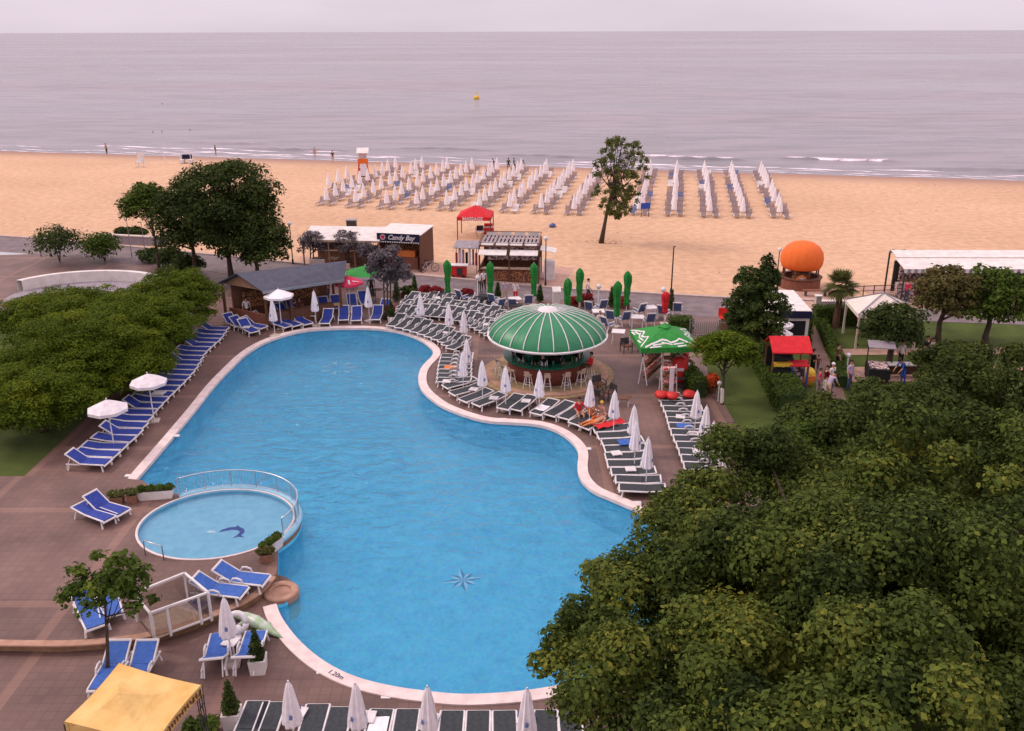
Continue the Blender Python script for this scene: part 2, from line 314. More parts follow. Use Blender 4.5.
class Proto:      # first placing moves the original, later ones copy it
    def __init__(s,root): s.root=root; s.used=False
    def put(s,loc,rz,label,cat=None,group=None,scale=None):
        if s.used: o=copy_tree(s.root)
        else: o=s.root; s.used=True
        o.location=loc; o.rotation_euler=(0,0,rz)
        if scale: o.scale=(scale,)*3
        return tag(o,label,cat,group)
ORD='first second third fourth fifth sixth seventh eighth ninth tenth eleventh twelfth thirteenth fourteenth fifteenth sixteenth seventeenth eighteenth nineteenth twentieth'.split()
ORD+=['twenty-first','twenty-second','twenty-third','twenty-fourth','twenty-fifth','twenty-sixth','twenty-seventh','twenty-eighth','twenty-ninth','thirtieth']
def struct(o): o['kind']='structure'; return o
def sheet(name, outer, holes, z, material, zside=None, sidemat=None):
    polys=[[Vector((p[0],p[1],0)) for p in outer]]+[[Vector((p[0],p[1],0)) for p in h] for h in holes]
    tris=tessellate_polygon(polys); vs=[(p.x,p.y,z) for q in polys for p in q]; mb=MB(); mb.add(vs,[])
    mb.v=list(vs); 
    for t in tris:
        a,b,c=[Vector(vs[i]) for i in t]
        if (b-a).cross(c-a).z<0: t=(t[0],t[2],t[1])
        if abs((b-a).cross(c-a).z)>1e-9: mb.f.append(tuple(t)); mb.m.append(0)
    if zside is not None:
        mb.cur=1 if sidemat else 0
        k=len(mb.v); n=len(outer); mb.v+=[(p[0],p[1],zside) for p in outer]
        for i in range(n): mb.f.append((i,(i+1)%n,k+(i+1)%n,k+i)); mb.m.append(mb.cur)
    me=bpy.data.meshes.new(name); me.from_pydata(mb.v,[],mb.f)
    me.materials.append(M[material]); 
    if sidemat: me.materials.append(M[sidemat])
    me.polygons.foreach_set('material_index',mb.m); me.update()
    o=bpy.data.objects.new(name,me); COL.objects.link(o); return struct(o)
def smoothline(pts, closed=False, sub=4):
    out=[]; n=len(pts); rng=range(n if closed else n-1)
    g=lambda i: pts[i%n] if closed else pts[max(0,min(n-1,i))]
    for i in rng:
        a,b,c,d=[Vector((*g(i+k)[:2],0)) for k in (-1,0,1,2)]
        for s in range(sub):
            t=s/sub
            p=.5*((2*b)+(c-a)*t+(2*a-5*b+4*c-d)*t*t+(3*b-a-3*c+d)*t**3); out.append((p.x,p.y))
    if not closed: out.append(tuple(pts[-1][:2]))
    return out
def text_mesh(txt,size,depth=.01,material='white_plastic',name='lettering',parent=None,loc=(0,0,0),rot=(0,0,0),shear=0,bold=0):
    cu=bpy.data.curves.new('tmp','FONT'); cu.body=txt; cu.size=size; cu.extrude=depth; cu.align_x='CENTER'; cu.align_y='CENTER'; cu.shear=shear; cu.offset=bold; cu.resolution_u=3
    t=bpy.data.objects.new('tmp',cu); COL.objects.link(t); dg=bpy.context.evaluated_depsgraph_get(); dg.update()
    me=bpy.data.meshes.new_from_object(t.evaluated_get(dg)); bpy.data.objects.remove(t)
    me.materials.clear(); me.materials.append(M[material]); me.name=name
    o=bpy.data.objects.new(name,me); COL.objects.link(o); o.location=loc; o.rotation_euler=rot
    if parent is not None: o.parent=parent
    return o
# ------------------------------------------------------------------ pool outline (world coordinates)
KC=Vector((-11.38,30.4)); KR=2.88; KO=3.18; TZ=.30; KY=.90
def flat_y(mb): mb.v=[(x,KC.y+(y-KC.y)*KY,z) for x,y,z in mb.v]; return mb
w_px=[(134,482),(165,446),(195,410),(213,387),(230,369),(246,354),(264,343),(283,336),(302,331.3),(325,329),(353,328.3),(377,329),(400,332.3),(419,339),(430,346.5),(434,352.5),(431.5,358),(424.5,365),(420,373),(419.5,383),(424,392),(437,403),(450.5,410),(471,417.3),(490,421.5),(510,422.8),(532.6,424.3),(548,427.5),(560,432.5),(570,439.5),(577.5,448),(579.5,456),(578.5,466),(580,476),(586,485),(596,492.5),(610,498.5),(625,505),(642,513),(662,530),(676,558),(675,595),(655,634),(622,664),(595,678),(568,685),(543.6,690),(515,693.8),(482,696),(455,696),(425,693),(396,689),(365,682),(340,672.5),(318,659.5),(300,644),(288,630),(279.5,617),(275,605)]
w_main=[tuple(P(*p)[:2]) for p in w_px]
top_line=smoothline(w_main,False,3)
bulge=[tuple(P(*p)[:2]) for p in [(284,603.5),(292,598),(296,590),(293,582),(286,577),(278,575)]]
arc=[(KC.x+KO*math.cos(R(a)),KC.y+KO*KY*math.sin(R(a))) for a in range(-32,134,6)]
nook=[tuple(P(*p)[:2]) for p in [(157,493),(150,486.5)]]
POOL=top_line+bulge+arc+nook
# ------------------------------------------------------------------ ground
BIG=900
wl=lambda x:132.4-0.228*max(-160,min(160,x))
prom_up=[(-300,150),(-120,104)]+[tuple(P(*p)[:2]) for p in [(60,240.5),(110,245),(250,259),(409,275),(560,289),(720,298),(830,301.5),(942,306)]]+[(60,58),(130,54),(300,48)]
prom_lo=[(-300,143),(-120,97)]+[tuple(P(*p)[:2]) for p in [(60,256),(110,261.5),(250,276),(380,291),(470,295.5),(560,301),(640,310),(700,317),(790,318),(850,317),(942,322)]]+[(60,52),(130,48),(300,42)]
struct_earth=sheet('ground',[(-BIG,-BIG),(BIG,-BIG),(BIG,40),(130,50),(40,58),(-30,66),(-120,100),(-BIG,200)],[POOL],-.012,'lawn')
# sand strip: from under the promenade down into the water
mb=MB(); xs=[-900,-500,-300,-200]+list(range(-160,161,10))+[200,300,500,900]
def up_y(x):
    q=prom_up
    if x<=q[0][0]: return q[0][1]+(q[0][0]-x)*.06
    for (a,b),(c,d) in zip(q,q[1:]):
        if a<=x<=c: return b+(d-b)*(x-a)/(c-a)
    return q[-1][1]
rows=[None,45,30,18,11,6,0,-12,-40,-120]
zr={None:0,45:0,30:0,18:0,11:-.04,6:-.14,0:-.34,-12:-1.0,-40:-2.5,-120:-6}
vs=[]
for r in rows:
    for x in xs:
        y=up_y(x)-2.5 if r is None else (max(up_y(x)-2+ (60-r)*.01, wl(x)-r))
        vs.append((x,y,zr[r]))
nx=len(xs); mb.add(vs,[(i*nx+k,i*nx+k+1,(i+1)*nx+k+1,(i+1)*nx+k) for i in range(len(rows)-1) for k in range(nx-1)])
struct(mb.build('sand','sand',smooth=True))
# sea
mb=MB(); xs2=[-40000,-8000,-2000,-500]+list(range(-200,201,40))+[500,2000,8000,40000]; ys=[0,60,200,700,2500,9000,45000]
vs=[(x,wl(x)-10+y if y<100 else 120+y,-.36) for y in ys for x in xs2]; nx=len(xs2)
mb.add(vs,[(i*nx+k,i*nx+k+1,(i+1)*nx+k+1,(i+1)*nx+k) for i in range(len(ys)-1) for k in range(nx-1)])
struct(mb.build('sea','sea_water'))
# foam: swash edge, spilled sheets and short breaker crests
mb=MB(); fr=random.Random(3)
def foam_strip(x0,x1,off,wid,z,ragged=.5,gap=.25,step=.7,ht=0.0):
    x=x0
    while x<x1:
        if fr.random()<gap: x+=fr.uniform(1,5); continue
        L=fr.uniform(2,9); k=max(2,int(L/step)); pts=[]
        c=fr.uniform(-1,1)*ragged
        for i in range(k+1):
            t=i/k; xx=x+L*t; yy=wl(xx)+off+c+math.sin(xx*.35)*.5+fr.uniform(-.15,.15)*ragged; w=wid*math.sin(math.pi*min(max(t,.04),.96))*fr.uniform(.5,1.2)
            pts.append((xx,yy,w))
        vs=[]; 
        for xx,yy,w in pts: vs+=[(xx,yy-w/2,z),(xx,yy,z+ht+.004),(xx,yy+w/2,z)]
        mb.add(vs,[f for i in range(k) for f in ((3*i,3*i+3,3*i+4,3*i+1),(3*i+1,3*i+4,3*i+5,3*i+2))])
        x+=L*fr.uniform(.8,1.1)
foam_strip(-130,120,.9,.55,-.33,.25,.12)
foam_strip(-130,120,3.4,.7,-.345,.8,.45)
foam_strip(-130,120,6.5,.7,-.345,1.2,.55)
foam_strip(-72,-34,10,1.2,-.345,.6,.2)
foam_strip(-60,-18,5.5,1.2,-.345,.8,.15)
foam_strip(8,40,6,1.3,-.345,.8,.15)
foam_strip(19,31,15,1.3,-.345,.3,.05,ht=.25)
foam_strip(42,54,17,1.4,-.345,.3,.05,ht=.3)
foam_strip(50,56,7,1.0,-.345,.3,.2)
fo=mb.build('sea_foam','foam'); tag(fo,'white foam streaks and small breakers along the shoreline','foam',kind='stuff')
# small swell ridges that break near the beach
mb=MB()
for (x0,x1,off,h) in [(-46,-26,12,.35),(-5,14,12,.3),(20,36,13.6,.45),(40,60,17.2,.4),(-62,-40,18,.3),(-20,-2,18,.25),(55,80,10,.3)]:
    k=24; vs=[]
    for i in range(k+1):
        t=i/k; x=x0+(x1-x0)*t; y=wl(x)+off+.4*math.sin(x*.4); hh=h*math.sin(math.pi*t)**.6*(.8+.2*math.sin(x*1.7))
        vs+=[(x,y-.9,-.37),(x,y-.25,-.355+hh*.8),(x,y+.2,-.355+hh),(x,y+2.2,-.37)]
    mb.add(vs,[(4*i+j,4*i+4+j,4*i+5+j,4*i+1+j) for i in range(k) for j in range(3)])
struct(mb.build('wave_crests','sea_water',smooth=True))
# deck, promenade, terrace, lawns
mid=[p for p in prom_lo if -40<p[0]<16]
deck_outer=[(-20.6,2),(11.0,2),(10.9,46.5),(11.4,50),(13.5,56),(15.0,58.3)]+[(p[0],p[1]+1.2) for p in reversed(mid) if p[0]<15]+[(-60,74),(-60,61),(-21.5,57.5)]
sheet('deck',deck_outer,[POOL],0,'deck_tiles')
sheet('promenade',prom_up+list(reversed(prom_lo)),[],.010,'asphalt')
mb=MB()
for (a,b) in zip(prom_up,prom_up[1:]): mb.bar((a[0],a[1],.06),(b[0],b[1],.06),.32,.13)
struct(mb.build('promenade_kerb','kerb'))
# sandy pavement in front of the beach kiosks
q=[P(*p) for p in [(300,256),(409,266),(500,262),(575,268),(560,288),(409,273.5),(300,263)]]
sheet('kiosk_paving',[tuple(v[:2]) for v in q],[],.006,'path_pink')
# pool shell
def shell(name,outline,zb,material):
    mb=MB(); n=len(outline)
    tris=tessellate_polygon([[Vector((p[0],p[1],0)) for p in outline]]); vs=[(p[0],p[1],zb) for p in outline]+[(p[0],p[1],-.006) for p in outline]
    mb.v=vs; mb.f=[tuple(t) for t in tris]+[(i,(i+1)%n,n+(i+1)%n,n+i) for i in range(n)]; mb.m=[0]*len(mb.f)
    me=bpy.data.meshes.new(name); me.from_pydata(mb.v,[],mb.f); me.materials.append(M[material]); me.update()
    o=bpy.data.objects.new(name,me); COL.objects.link(o); return struct(o)
shell('pool_basin',POOL,-1.5,'pool_tiles')
sheet('pool_water',POOL,[],-.14,'pool_water')
# coping
def coping(name,line,w,z0,z1,material):
    pts=[Vector((p[0],p[1],0)) for p in line]; mb=MB(); vs=[]
    for i,p in enumerate(pts):
        d=(pts[min(i+1,len(pts)-1)]-pts[max(i-1,0)]).normalized(); nn=Vector((-d.y,d.x,0))
        for off,z in ((-.05,z0-.1),(-.05,z1),(w,z1),(w,z0-.02)): vs.append((p.x+nn.x*off,p.y+nn.y*off,z))
    k=len(pts); fs=[(4*i+j,4*i+4+j,4*i+5+j,4*i+1+j) for i in range(k-1) for j in range(3)]+[(0,1,2,3),(4*k-4,4*k-1,4*k-2,4*k-3)]
    mb.add(vs,fs); return mb.build(name,material)
copl=[nook[0],nook[1]]+top_line
struct(coping('pool_coping',copl,.40,0,.05,'coping'))
# depth mark on the coping
t=text_mesh('1.20m',.24,.002,'navy',name='depth_marking',loc=(P(336,674.5,.06)),rot=(0,0,R(-33))); tag(t,'dark painted depth figures on the white pool coping','marking')
tag(t,kind='structure')
# floor motifs
def motif_star(c,r,name,label):
    mb=MB(); n=8
    for i in range(n):
        a=2*math.pi*i/n+.2; rr=r*(1 if i%2==0 else .72)
        tip=(c[0]+rr*math.cos(a),c[1]+rr*math.sin(a),c[2]+.004); l=(c[0]+.4*r*math.cos(a+.39),c[1]+.4*r*math.sin(a+.39),c[2]+.004); q=(c[0]+.4*r*math.cos(a-.39),c[1]+.4*r*math.sin(a-.39),c[2]+.004)
        cc=(c[0],c[1],c[2]+.004)
        mb.mat(0).add([cc,l,tip],[(0,1,2)]); mb.mat(1).add([cc,tip,q],[(0,1,2)])
    o=mb.build(name,['white_motif','navy_motif']); tag(o,label,'mosaic',kind='structure'); return o
motif_star(P(463,580,-1.5),.85,'pool_floor_star','blue and white star mosaic')
mb=MB(); c=P(338,368,-1.5)
for i in range(14):
    a=2*math.pi*i/14; mb.mat(i%2).add([(c.x+1.1*math.cos(a),c.y+1.1*math.sin(a),-1.494),(c.x+1.1*math.cos(a+.3),c.y+1.1*math.sin(a+.3),-1.494),(c.x+.4*math.cos(a+.15),c.y+.4*math.sin(a+.15),-1.494)],[(0,1,2)])
struct(mb.build('pool_floor_rosette',['white_motif','kid_tiles']))
# raised terrace with the paddling pool
edge=[P(*p,TZ) for p in [(-60,642),(60,644),(118,640),(154,634),(187,624.5),(219,612.5),(240,603.6),(256,594),(266,585),(272,577)]]
kc=[(KC.x+KR*math.cos(2*math.pi*i/48),KC.y+KR*KY*math.sin(2*math.pi*i/48)) for i in range(48)]
tarc=[(KC.x+(KO-.004)*math.cos(R(a)),KC.y+(KO-.004)*KY*math.sin(R(a))) for a in range(-32,134,6)]
terr=[tuple(v[:2]) for v in edge]+[tuple(P(277,574,TZ)[:2])]+tarc+[(-14.9,33.2),(-15.6,33.9),(-17.5,34.3),(-22,34.3)]
sheet('terrace',terr,[kc],TZ,'deck_tiles',-.6,'terrace_edge')
# trim along terrace edge
mb=MB()
el=smoothline([tuple(v[:2]) for v in edge],False,3)
for a,b in zip(el,el[1:]): mb.bar((a[0],a[1],TZ+.01),(b[0],b[1],TZ+.01),.28,.05)
struct(mb.build('terrace_trim','terrace_tan'))
shell2=[(KC.x+KR*math.cos(2*math.pi*i/48),KC.y+KR*math.sin(2*math.pi*i/48)) for i in range(48)]
mb=MB(); mb.lathe([(.01,.10),(KR+.0,.10),(KR,TZ+.03)],64,KC.x,KC.y); mb.mat(1).lathe([(KR,TZ+.03),(KR+.03,TZ+.045),(KR+.09,TZ+.03),(KR+.09,TZ-.02)],64,KC.x,KC.y)
struct(flat_y(mb).build('paddling_pool_basin',['kid_tiles','coping']))
mb=MB(); mb.tube([(KC.x+(KO-.06)*math.cos(R(a)),KC.y+(KO-.06)*KY*math.sin(R(a)),TZ-.02) for a in range(-34,138,4)],.12,8); struct(mb.build('paddling_pool_kerb','kid_tiles',smooth=True))
mb=MB(); mb.lathe([(.01,TZ-.05),(KR+.01,TZ-.05)],48,KC.x,KC.y); struct(flat_y(mb).build('paddling_pool_water','kid_water'))
mb=MB(); c=P(232,531,.12)   # dolphin mosaic on the floor
dz=.112
pts=[(-.5,-.05),(-.42,.12),(-.2,.28),(.05,.33),(.1,.45),(.2,.32),(.4,.18),(.5,-.05),(.42,-.3),(.6,-.45),(.33,-.38),(.15,-.5),(.28,-.28),(.32,-.05),(.2,.08),(-.05,.12),(-.3,.02)]
poly=[Vector((c.x+a,c.y+b,0)) for a,b in pts]; mb.v=[(p.x,p.y,dz) for p in poly]; mb.f=[tuple(t) for t in tessellate_polygon([poly])]; mb.m=[0]*len(mb.f)
mb.mat(1).add([(c.x-1.0,c.y-.1,dz),(c.x-.6,c.y-.15,dz),(c.x-.65,c.y+.05,dz),(c.x-.9,c.y+.08,dz)],[(0,1,2,3)])
struct(mb.build('paddling_pool_motif',['navy_motif','white_motif']))
# round basin spilling into the pool
c=P(281,590,.1); mb=MB(); mb.lathe([(.34,-.1),(.34,.08),(.37,.10),(.56,.10),(.60,.06),(.60,-.8)],28,c.x,c.y); mb.mat(0).lathe([(.01,.035),(.35,.035)],24,c.x,c.y)
struct(mb.build('round_basin',['terrace_tan','terrace_edge']))
# lawns and paths on the right
def psheet(name,px,z,material): return sheet(name,[tuple(P(*p)[:2]) for p in px],[],z,material)
psheet('garden_path',[(808,313),(822,313),(846,400),(818,420),(815,370)],.003,'path_brown')
psheet('garden_paving',[(770,286),(853,286),(853,312),(770,318)],.016,'path_pink')
psheet('cross_path',[(836,349),(1040,347),(1040,354),(838,355)],.003,'path_pink')
psheet('patio_paving',[(842,367),(1040,366),(1040,380),(843,382)],.003,'path_pink')
psheet('restaurant_paving',[(855,287),(1060,282),(1060,311),(905,309)],.014,'path_pink')
# bar floor disc
BC=P(547,374.5); 
mb=MB(); mb.mat(0).lathe([(.01,.16),(3.05,.16)],64,BC.x,BC.y); mb.mat(1).lathe([(3.05,.16),(3.4,.16),(3.42,.14),(3.42,-.01)],64,BC.x,BC.y); mb.mat(0).lathe([(3.42,.075),(3.72,.075),(3.72,-.01)],64,BC.x,BC.y)
struct(mb.build('bar_plinth',['disc_tan','terrace_tan'],smooth=False))
# ------------------------------------------------------------------ foliage
def leaf_mesh(name,pts,nrm,size,tint,material,parent=None,aspect=.62,seed=0):
    g=np.random.default_rng(seed); n=len(pts)
    t=g.normal(size=(n,3)); a=np.cross(nrm,t); a/=np.linalg.norm(a,axis=1)[:,None]+1e-9; b=np.cross(nrm,a)
    s=(size*(.45+1.2*g.random(n)**1.5))[:,None]
    v=np.empty((n,4,3)); v[:,0]=pts-a*s*.5; v[:,1]=pts-b*s*.5*aspect+nrm*s*.10; v[:,2]=pts+a*s*.5-nrm*s*.06; v[:,3]=pts+b*s*.5*aspect+nrm*s*.10
    me=bpy.data.meshes.new(name); me.vertices.add(4*n); me.vertices.foreach_set('co',v.astype(np.float32).ravel())
    me.loops.add(4*n); me.loops.foreach_set('vertex_index',np.arange(4*n,dtype=np.int32))
    me.polygons.add(n); me.polygons.foreach_set('loop_start',np.arange(0,4*n,4,dtype=np.int32))
    try: me.polygons.foreach_set('loop_total',np.full(n,4,dtype=np.int32))
    except Exception: pass
    me.update(calc_edges=True)
    at=me.attributes.new('tint','FLOAT','FACE'); at.data.foreach_set('value',tint.astype(np.float32))
    me.materials.append(M[material]); me.validate()
    o=bpy.data.objects.new(name,me); COL.objects.link(o)
    if parent is not None: o.parent=parent
    return o
def crown(clumps,n,size,material,parent,seed=1,up=.5,fill=.2,name='crown',aspect=.62,low=-.45,hollow=.72):
    g=np.random.default_rng(seed); A=np.array([ (c[3]*c[4]+c[4]*c[5]+c[3]*c[5]) for c in clumps]); cnt=np.maximum(8,(n*A/A.sum()).astype(int))
    P_,N_,T_=[],[],[]
    for c,k in zip(clumps,cnt):
        d=g.normal(size=(k,3)); d/=np.linalg.norm(d,axis=1)[:,None]; d[:,2]=np.where(d[:,2]<low,-d[:,2],d[:,2])
        r=hollow+(1-hollow)*g.random(k)+.10*g.normal(size=k); inn=g.random(k)<fill; r=np.where(inn,g.random(k)**.5*hollow,r)
        rad=np.array(c[3:6]); wob=1+.16*np.sin(5*d[:,0]+c[0]*3)*np.cos(4*d[:,1]+c[1]*2)
        p=np.array(c[:3])+d*rad*(r*wob)[:,None]
        nn=d/rad*min(rad)+np.array([0,0,up])+g.normal(size=(k,3))*.45; nn/=np.linalg.norm(nn,axis=1)[:,None]
        P_.append(p); N_.append(nn); T_.append(np.clip(g.normal(.48,.15)+g.normal(size=k)*.15,0,1))
    return leaf_mesh(name,np.vstack(P_),np.vstack(N_),size,np.concatenate(T_),material,parent,aspect,seed)
def clumps_on(c,rad,K,cr,seed,zmin=-.35,inner=.25,flat=.75):
    g=random.Random(seed); out=[]
    for i in range(K):
        z=1-(1-zmin)*(i+.5)/K; t=i*2.39996+g.uniform(-.3,.3); q=math.sqrt(max(0,1-z*z)); k=g.uniform(.72,1.0)
        r=cr*g.uniform(.7,1.3)
        out.append((c[0]+rad[0]*q*math.cos(t)*k,c[1]+rad[1]*q*math.sin(t)*k,c[2]+rad[2]*z*k,r,r,r*flat))
    for i in range(int(K*inner)):
        d=Vector((g.gauss(0,1),g.gauss(0,1),g.gauss(0,1))).normalized()*g.uniform(.2,.6); r=cr*1.2
        out.append((c[0]+rad[0]*d.x,c[1]+rad[1]*d.y,c[2]+rad[2]*d.z,r,r,r))
    return out
def trunk_mesh(base,top,r0,r1,limbs,mat_,parent,name='trunk',seed=0):
    g=random.Random(seed); mb=MB(); b=Vector(base); t=Vector(top); pts=[]; 
    for i in range(6):
        k=i/5; w=Vector((g.uniform(-1,1),g.uniform(-1,1),0))*r0*.5*(math.sin(math.pi*k)); pts.append(b.lerp(t,k)+w)
    mb.tube(pts,r0,8,[r0*(1.35 if i==0 else 1)*(1-i/5)+r1*(i/5) for i in range(6)])
    for l in limbs:
        l=Vector(l); k=g.uniform(.45,.95); s=b.lerp(t,k); m_=s.lerp(l,.5)+Vector((0,0,-.08*(l-s).length)); rr=(r0*(1-k)+r1*k)*.6
        mb.tube([s,s.lerp(m_,.5),m_,m_.lerp(l,.6),l],rr,6,[rr,rr*.8,rr*.6,rr*.42,rr*.15])
    return mb.build(name,mat_,parent,smooth=True)
def tree(name,loc,label,cat,ctr,rad,K,cr,n,size,leaf,seed,low=-.45,hollow=.72,trunk=(.18,.06),bark='bark',group=None,extra=(),zmin=-.35,up=.5,fill=.2,flat=.66,aspect=.62,lean=(0,0),nl=14):
    root=thing(name,loc,0,label,cat,group)
    cl=clumps_on(ctr,rad,K,cr,seed,zmin,flat=flat)+list(extra)
    g=random.Random(seed); limbs=[c[:3] for c in g.sample(cl,min(nl,len(cl)))]
    trunk_mesh((0,0,-.05),(ctr[0]*.8+lean[0],ctr[1]*.8+lean[1],ctr[2]+rad[2]*.35),trunk[0],trunk[1],limbs,bark,root,seed=seed)
    crown(cl,n,size,leaf,root,seed,up=up,fill=fill,aspect=aspect,low=low,hollow=hollow)
    return root
def DP(px,py,dist):      # a point at a given distance from the camera's spot
    a=P(px,py,0)-Vector((0,0,H)); return Vector((0,0,H))+a.normalized()*dist
# foreground maple
mc=DP(866,668,17.2); base=Vector((mc.x+.6,mc.y+.4,0)); rel=mc-base
ex=[]
for (px,py,d,r) in [(556,655,15.2,.42),(575,640,15.4,.5),(592,628,15.8,.6),(600,600,16.2,.62),(655,570,17,.7),(672,530,17.6,.7),(600,690,14.8,.7),(620,715,14.3,.8),(640,600,16,.9),(685,510,18.4,.7),(710,490,19,.7),(740,462,19.8,.9),(790,470,20,1),(735,640,14.4,1.0),(700,715,13.2,.8),(780,720,12.8,.85),(850,715,12.6,.8),(880,640,13.6,1),(830,560,15.2,1),(760,560,15.4,1.0),(680,560,16,1),(910,560,15.5,1),(640,660,14.8,.9),(930,700,12.8,.8)]:
    q=DP(px,py,d)-base; 
    for kk in range(4): a_=kk*1.6+px; ex.append((q.x+r*.55*math.cos(a_),q.y+r*.55*math.sin(a_),q.z+(kk-1.5)*r*.28,r*.6,r*.6,r*.52))
tree('maple_tree',base,'largest maple tree with dense olive leaves, leaning over the pool edge in the foreground','tree',rel,(3.75,3.5,3.1),125,.50,320000,.085,'leaf_maple',11,trunk=(.32,.12),extra=ex,zmin=-.6,low=-.55,hollow=.72,fill=.12,up=.35,flat=.85,group=None,nl=30)
c=DP(985,590,19.5); base=Vector((c.x,c.y,0))
tree('maple_tree',base,'maple tree at the far right of the foreground crowns','tree',(0,0,c.z),(3.6,3.4,3.4),110,.50,150000,.095,'leaf_maple',12,trunk=(.28,.1),zmin=-.6,low=-.55,hollow=.72,fill=.12,up=.35,flat=.85)
for i,(px,py,d,rx,rz,lab,leaf) in enumerate([
    (905,475,31.5,3.4,3.1,'broad dark green tree behind the foreground maple, below the garden patio','leaf_back'),
    (842,462,33.0,2.1,2.2,'mid green tree between the clipped hedge and the foreground maple','leaf_back'),
    (985,440,36,3.2,3.2,'green tree right of the patio, furthest of the crowns behind the maple','leaf_back'),
    (792,478,31.0,1.35,1.5,'small round green tree beside the right hand row of dark loungers','leaf_mid')]):
    c=DP(px,py,d); base=Vector((c.x,c.y,0))
    tree('broadleaf_tree',base,lab,'tree',(0,0,c.z),(rx,rx,rz),int(60*rx/2.2),.5,int(42000*rx/2),.13,leaf,20+i,low=-.5,hollow=.74,fill=.12,up=.4,flat=.85,trunk=(.2,.07),zmin=-.5,group='trees behind the maple')
# mimosa thicket on the left
gm='mimosa trees along the left deck'
for i,(x,y,z,rx,ry,rz,lab) in enumerate([
    (-20.9,53.6,2.5,2.7,3.6,1.7,'flat topped yellow-green mimosa tree, furthest one, below the curved white parapet'),
    (-25.6,50.4,2.4,4.6,4.0,1.4,'wide yellow-green mimosa tree at the left edge below the curved parapet'),
    (-20.8,48.2,2.5,2.9,4.0,1.6,'dense mimosa tree leaning over the middle of the blue loungers'),
    (-22.3,44.6,2.5,4.0,4.3,1.7,'large mimosa tree behind the two open parasols'),
    (-19.3,43.6,1.8,1.5,2.6,1.0,'lowest mimosa tree, right behind the pale open parasol'),(-22.6,39.6,1.9,2.9,2.9,1.3,'mimosa tree nearest the terrace, behind the half hidden parasol')]):
    tree('mimosa_tree',Vector((x,y,0)),lab,'tree',(0,0,z),(rx,ry,rz),int(115*rx/3.5),.62,int(85000*rx/3.6),.105,'leaf_mimosa',40+i,trunk=(.16,.06),zmin=-.75,up=.7,flat=.5,group=gm,fill=.15,low=-.35)
# tall dark trees by the promenade
def ptree(name,px,py,lab,zc,rx,rz,K,n,size,leaf,seed,trunk=(.2,.07),cr=.8,dx=0,**k):
    b=P(px,py); return tree(name,b,lab,'tree',(dx,0,zc),(rx,rx,rz),K,cr,n,size,leaf,seed,trunk=trunk,**k)
ptree('broadleaf_tree',232,282,'tall dark round-crowned tree behind the slate roofed bar',5.3,3.9,3.9,62,42000,.20,'leaf_dark',51,trunk=(.22,.08),cr=1.0,zmin=-.6)
ptree('broadleaf_tree',196,280,'tall dark tree with bare multiple stems left of the slate roofed bar',4.4,2.2,2.9,34,17000,.20,'leaf_dark',52,cr=.9,zmin=-.5)
ptree('broadleaf_tree',160,276,'lighter green spreading tree left of the tall dark trees',5.3,1.9,1.7,26,9500,.20,'leaf_mid',53,trunk=(.13,.05),cr=.65,dx=-.1)
ptree('broadleaf_tree',258,286,'low dark tree against the back of the slate roofed bar',2.9,2.6,2.0,28,12000,.22,'leaf_dark',54,cr=.8)
for i,(px,py,rx,rz,lab,leaf) in enumerate([(105,262,1.7,1.5,'dark bushy shrub at the left edge beside the promenade','leaf_mid'),(168,268,1.6,.95,'rounded dark shrub under the lighter spreading tree','leaf_dark'),(190,275,1.4,.9,'dark shrub at the foot of the bare stems','leaf_dark'),(150,262,.9,.6,'small shrub in front of the low promenade wall','leaf_dark'),(124,236.5,.8,.45,'left of two small shrubs on the sand beyond the promenade','leaf_dark'),(137,236.5,.9,.45,'right of two small shrubs on the sand beyond the promenade','leaf_dark'),(60,262,2.5,1.8,'big dark shrub far left of the curved parapet','leaf_dark')]):
    b=P(px,py); r=thing('shrub',b,0,lab,'shrub','shrubs by the promenade')
    mbs=MB(); 
    for k in range(4): mbs.tube([(0,0,0),(.2*math.cos(k*1.6),.2*math.sin(k*1.6),rz*.5),(.5*rx*math.cos(k*1.6),.5*rx*math.sin(k*1.6),rz)],.03,5,[.04,.03,.015])
    mbs.build('stem','bark',r); crown(clumps_on((0,0,rz*.8),(rx*.8,rx*.8,rz*.6),12,.5*rz+.15,60+i),3200,.2,leaf,r,60+i,name='foliage')
# airy tree on the beach
b=P(601,243); root=thing('beach_tree',b,0,'lone airy tree with a slim bare trunk standing on the open sand','tree')
cl=[]; g=random.Random(5)
for i in range(170):
    z=g.uniform(2.35,9.2); w=2.7*math.sin(math.pi*min(1,(z-2.2)/7.5))**.55; t=i*2.4; k=g.uniform(.35,1)
    cl.append((1.25+w*k*math.cos(t)+.05*z,w*k*math.sin(t),z,g.uniform(.26,.5),g.uniform(.26,.5),g.uniform(.26,.45)))
trunk_mesh((0,0,-.1),(1.6,.1,8.8),.19,.03,[c[:3] for c in cl[::2]],'bark',root,seed=9)
crown(cl,11000,.17,'leaf_beach',root,9,up=.1,fill=.9,low=-1)
mb=MB(); g=random.Random(8)
for i in range(26):
    a=g.uniform(0,6.28); r=abs(g.gauss(0,1.3)); mb.sphere(b.x+r*math.cos(a)*1.6,b.y+r*math.sin(a),.01,g.uniform(.04,.10),6,4,.5)
o=mb.build('sand_clods','wood_tan'); tag(o,'dark litter and clods of sand round the beach tree','litter',kind='stuff')
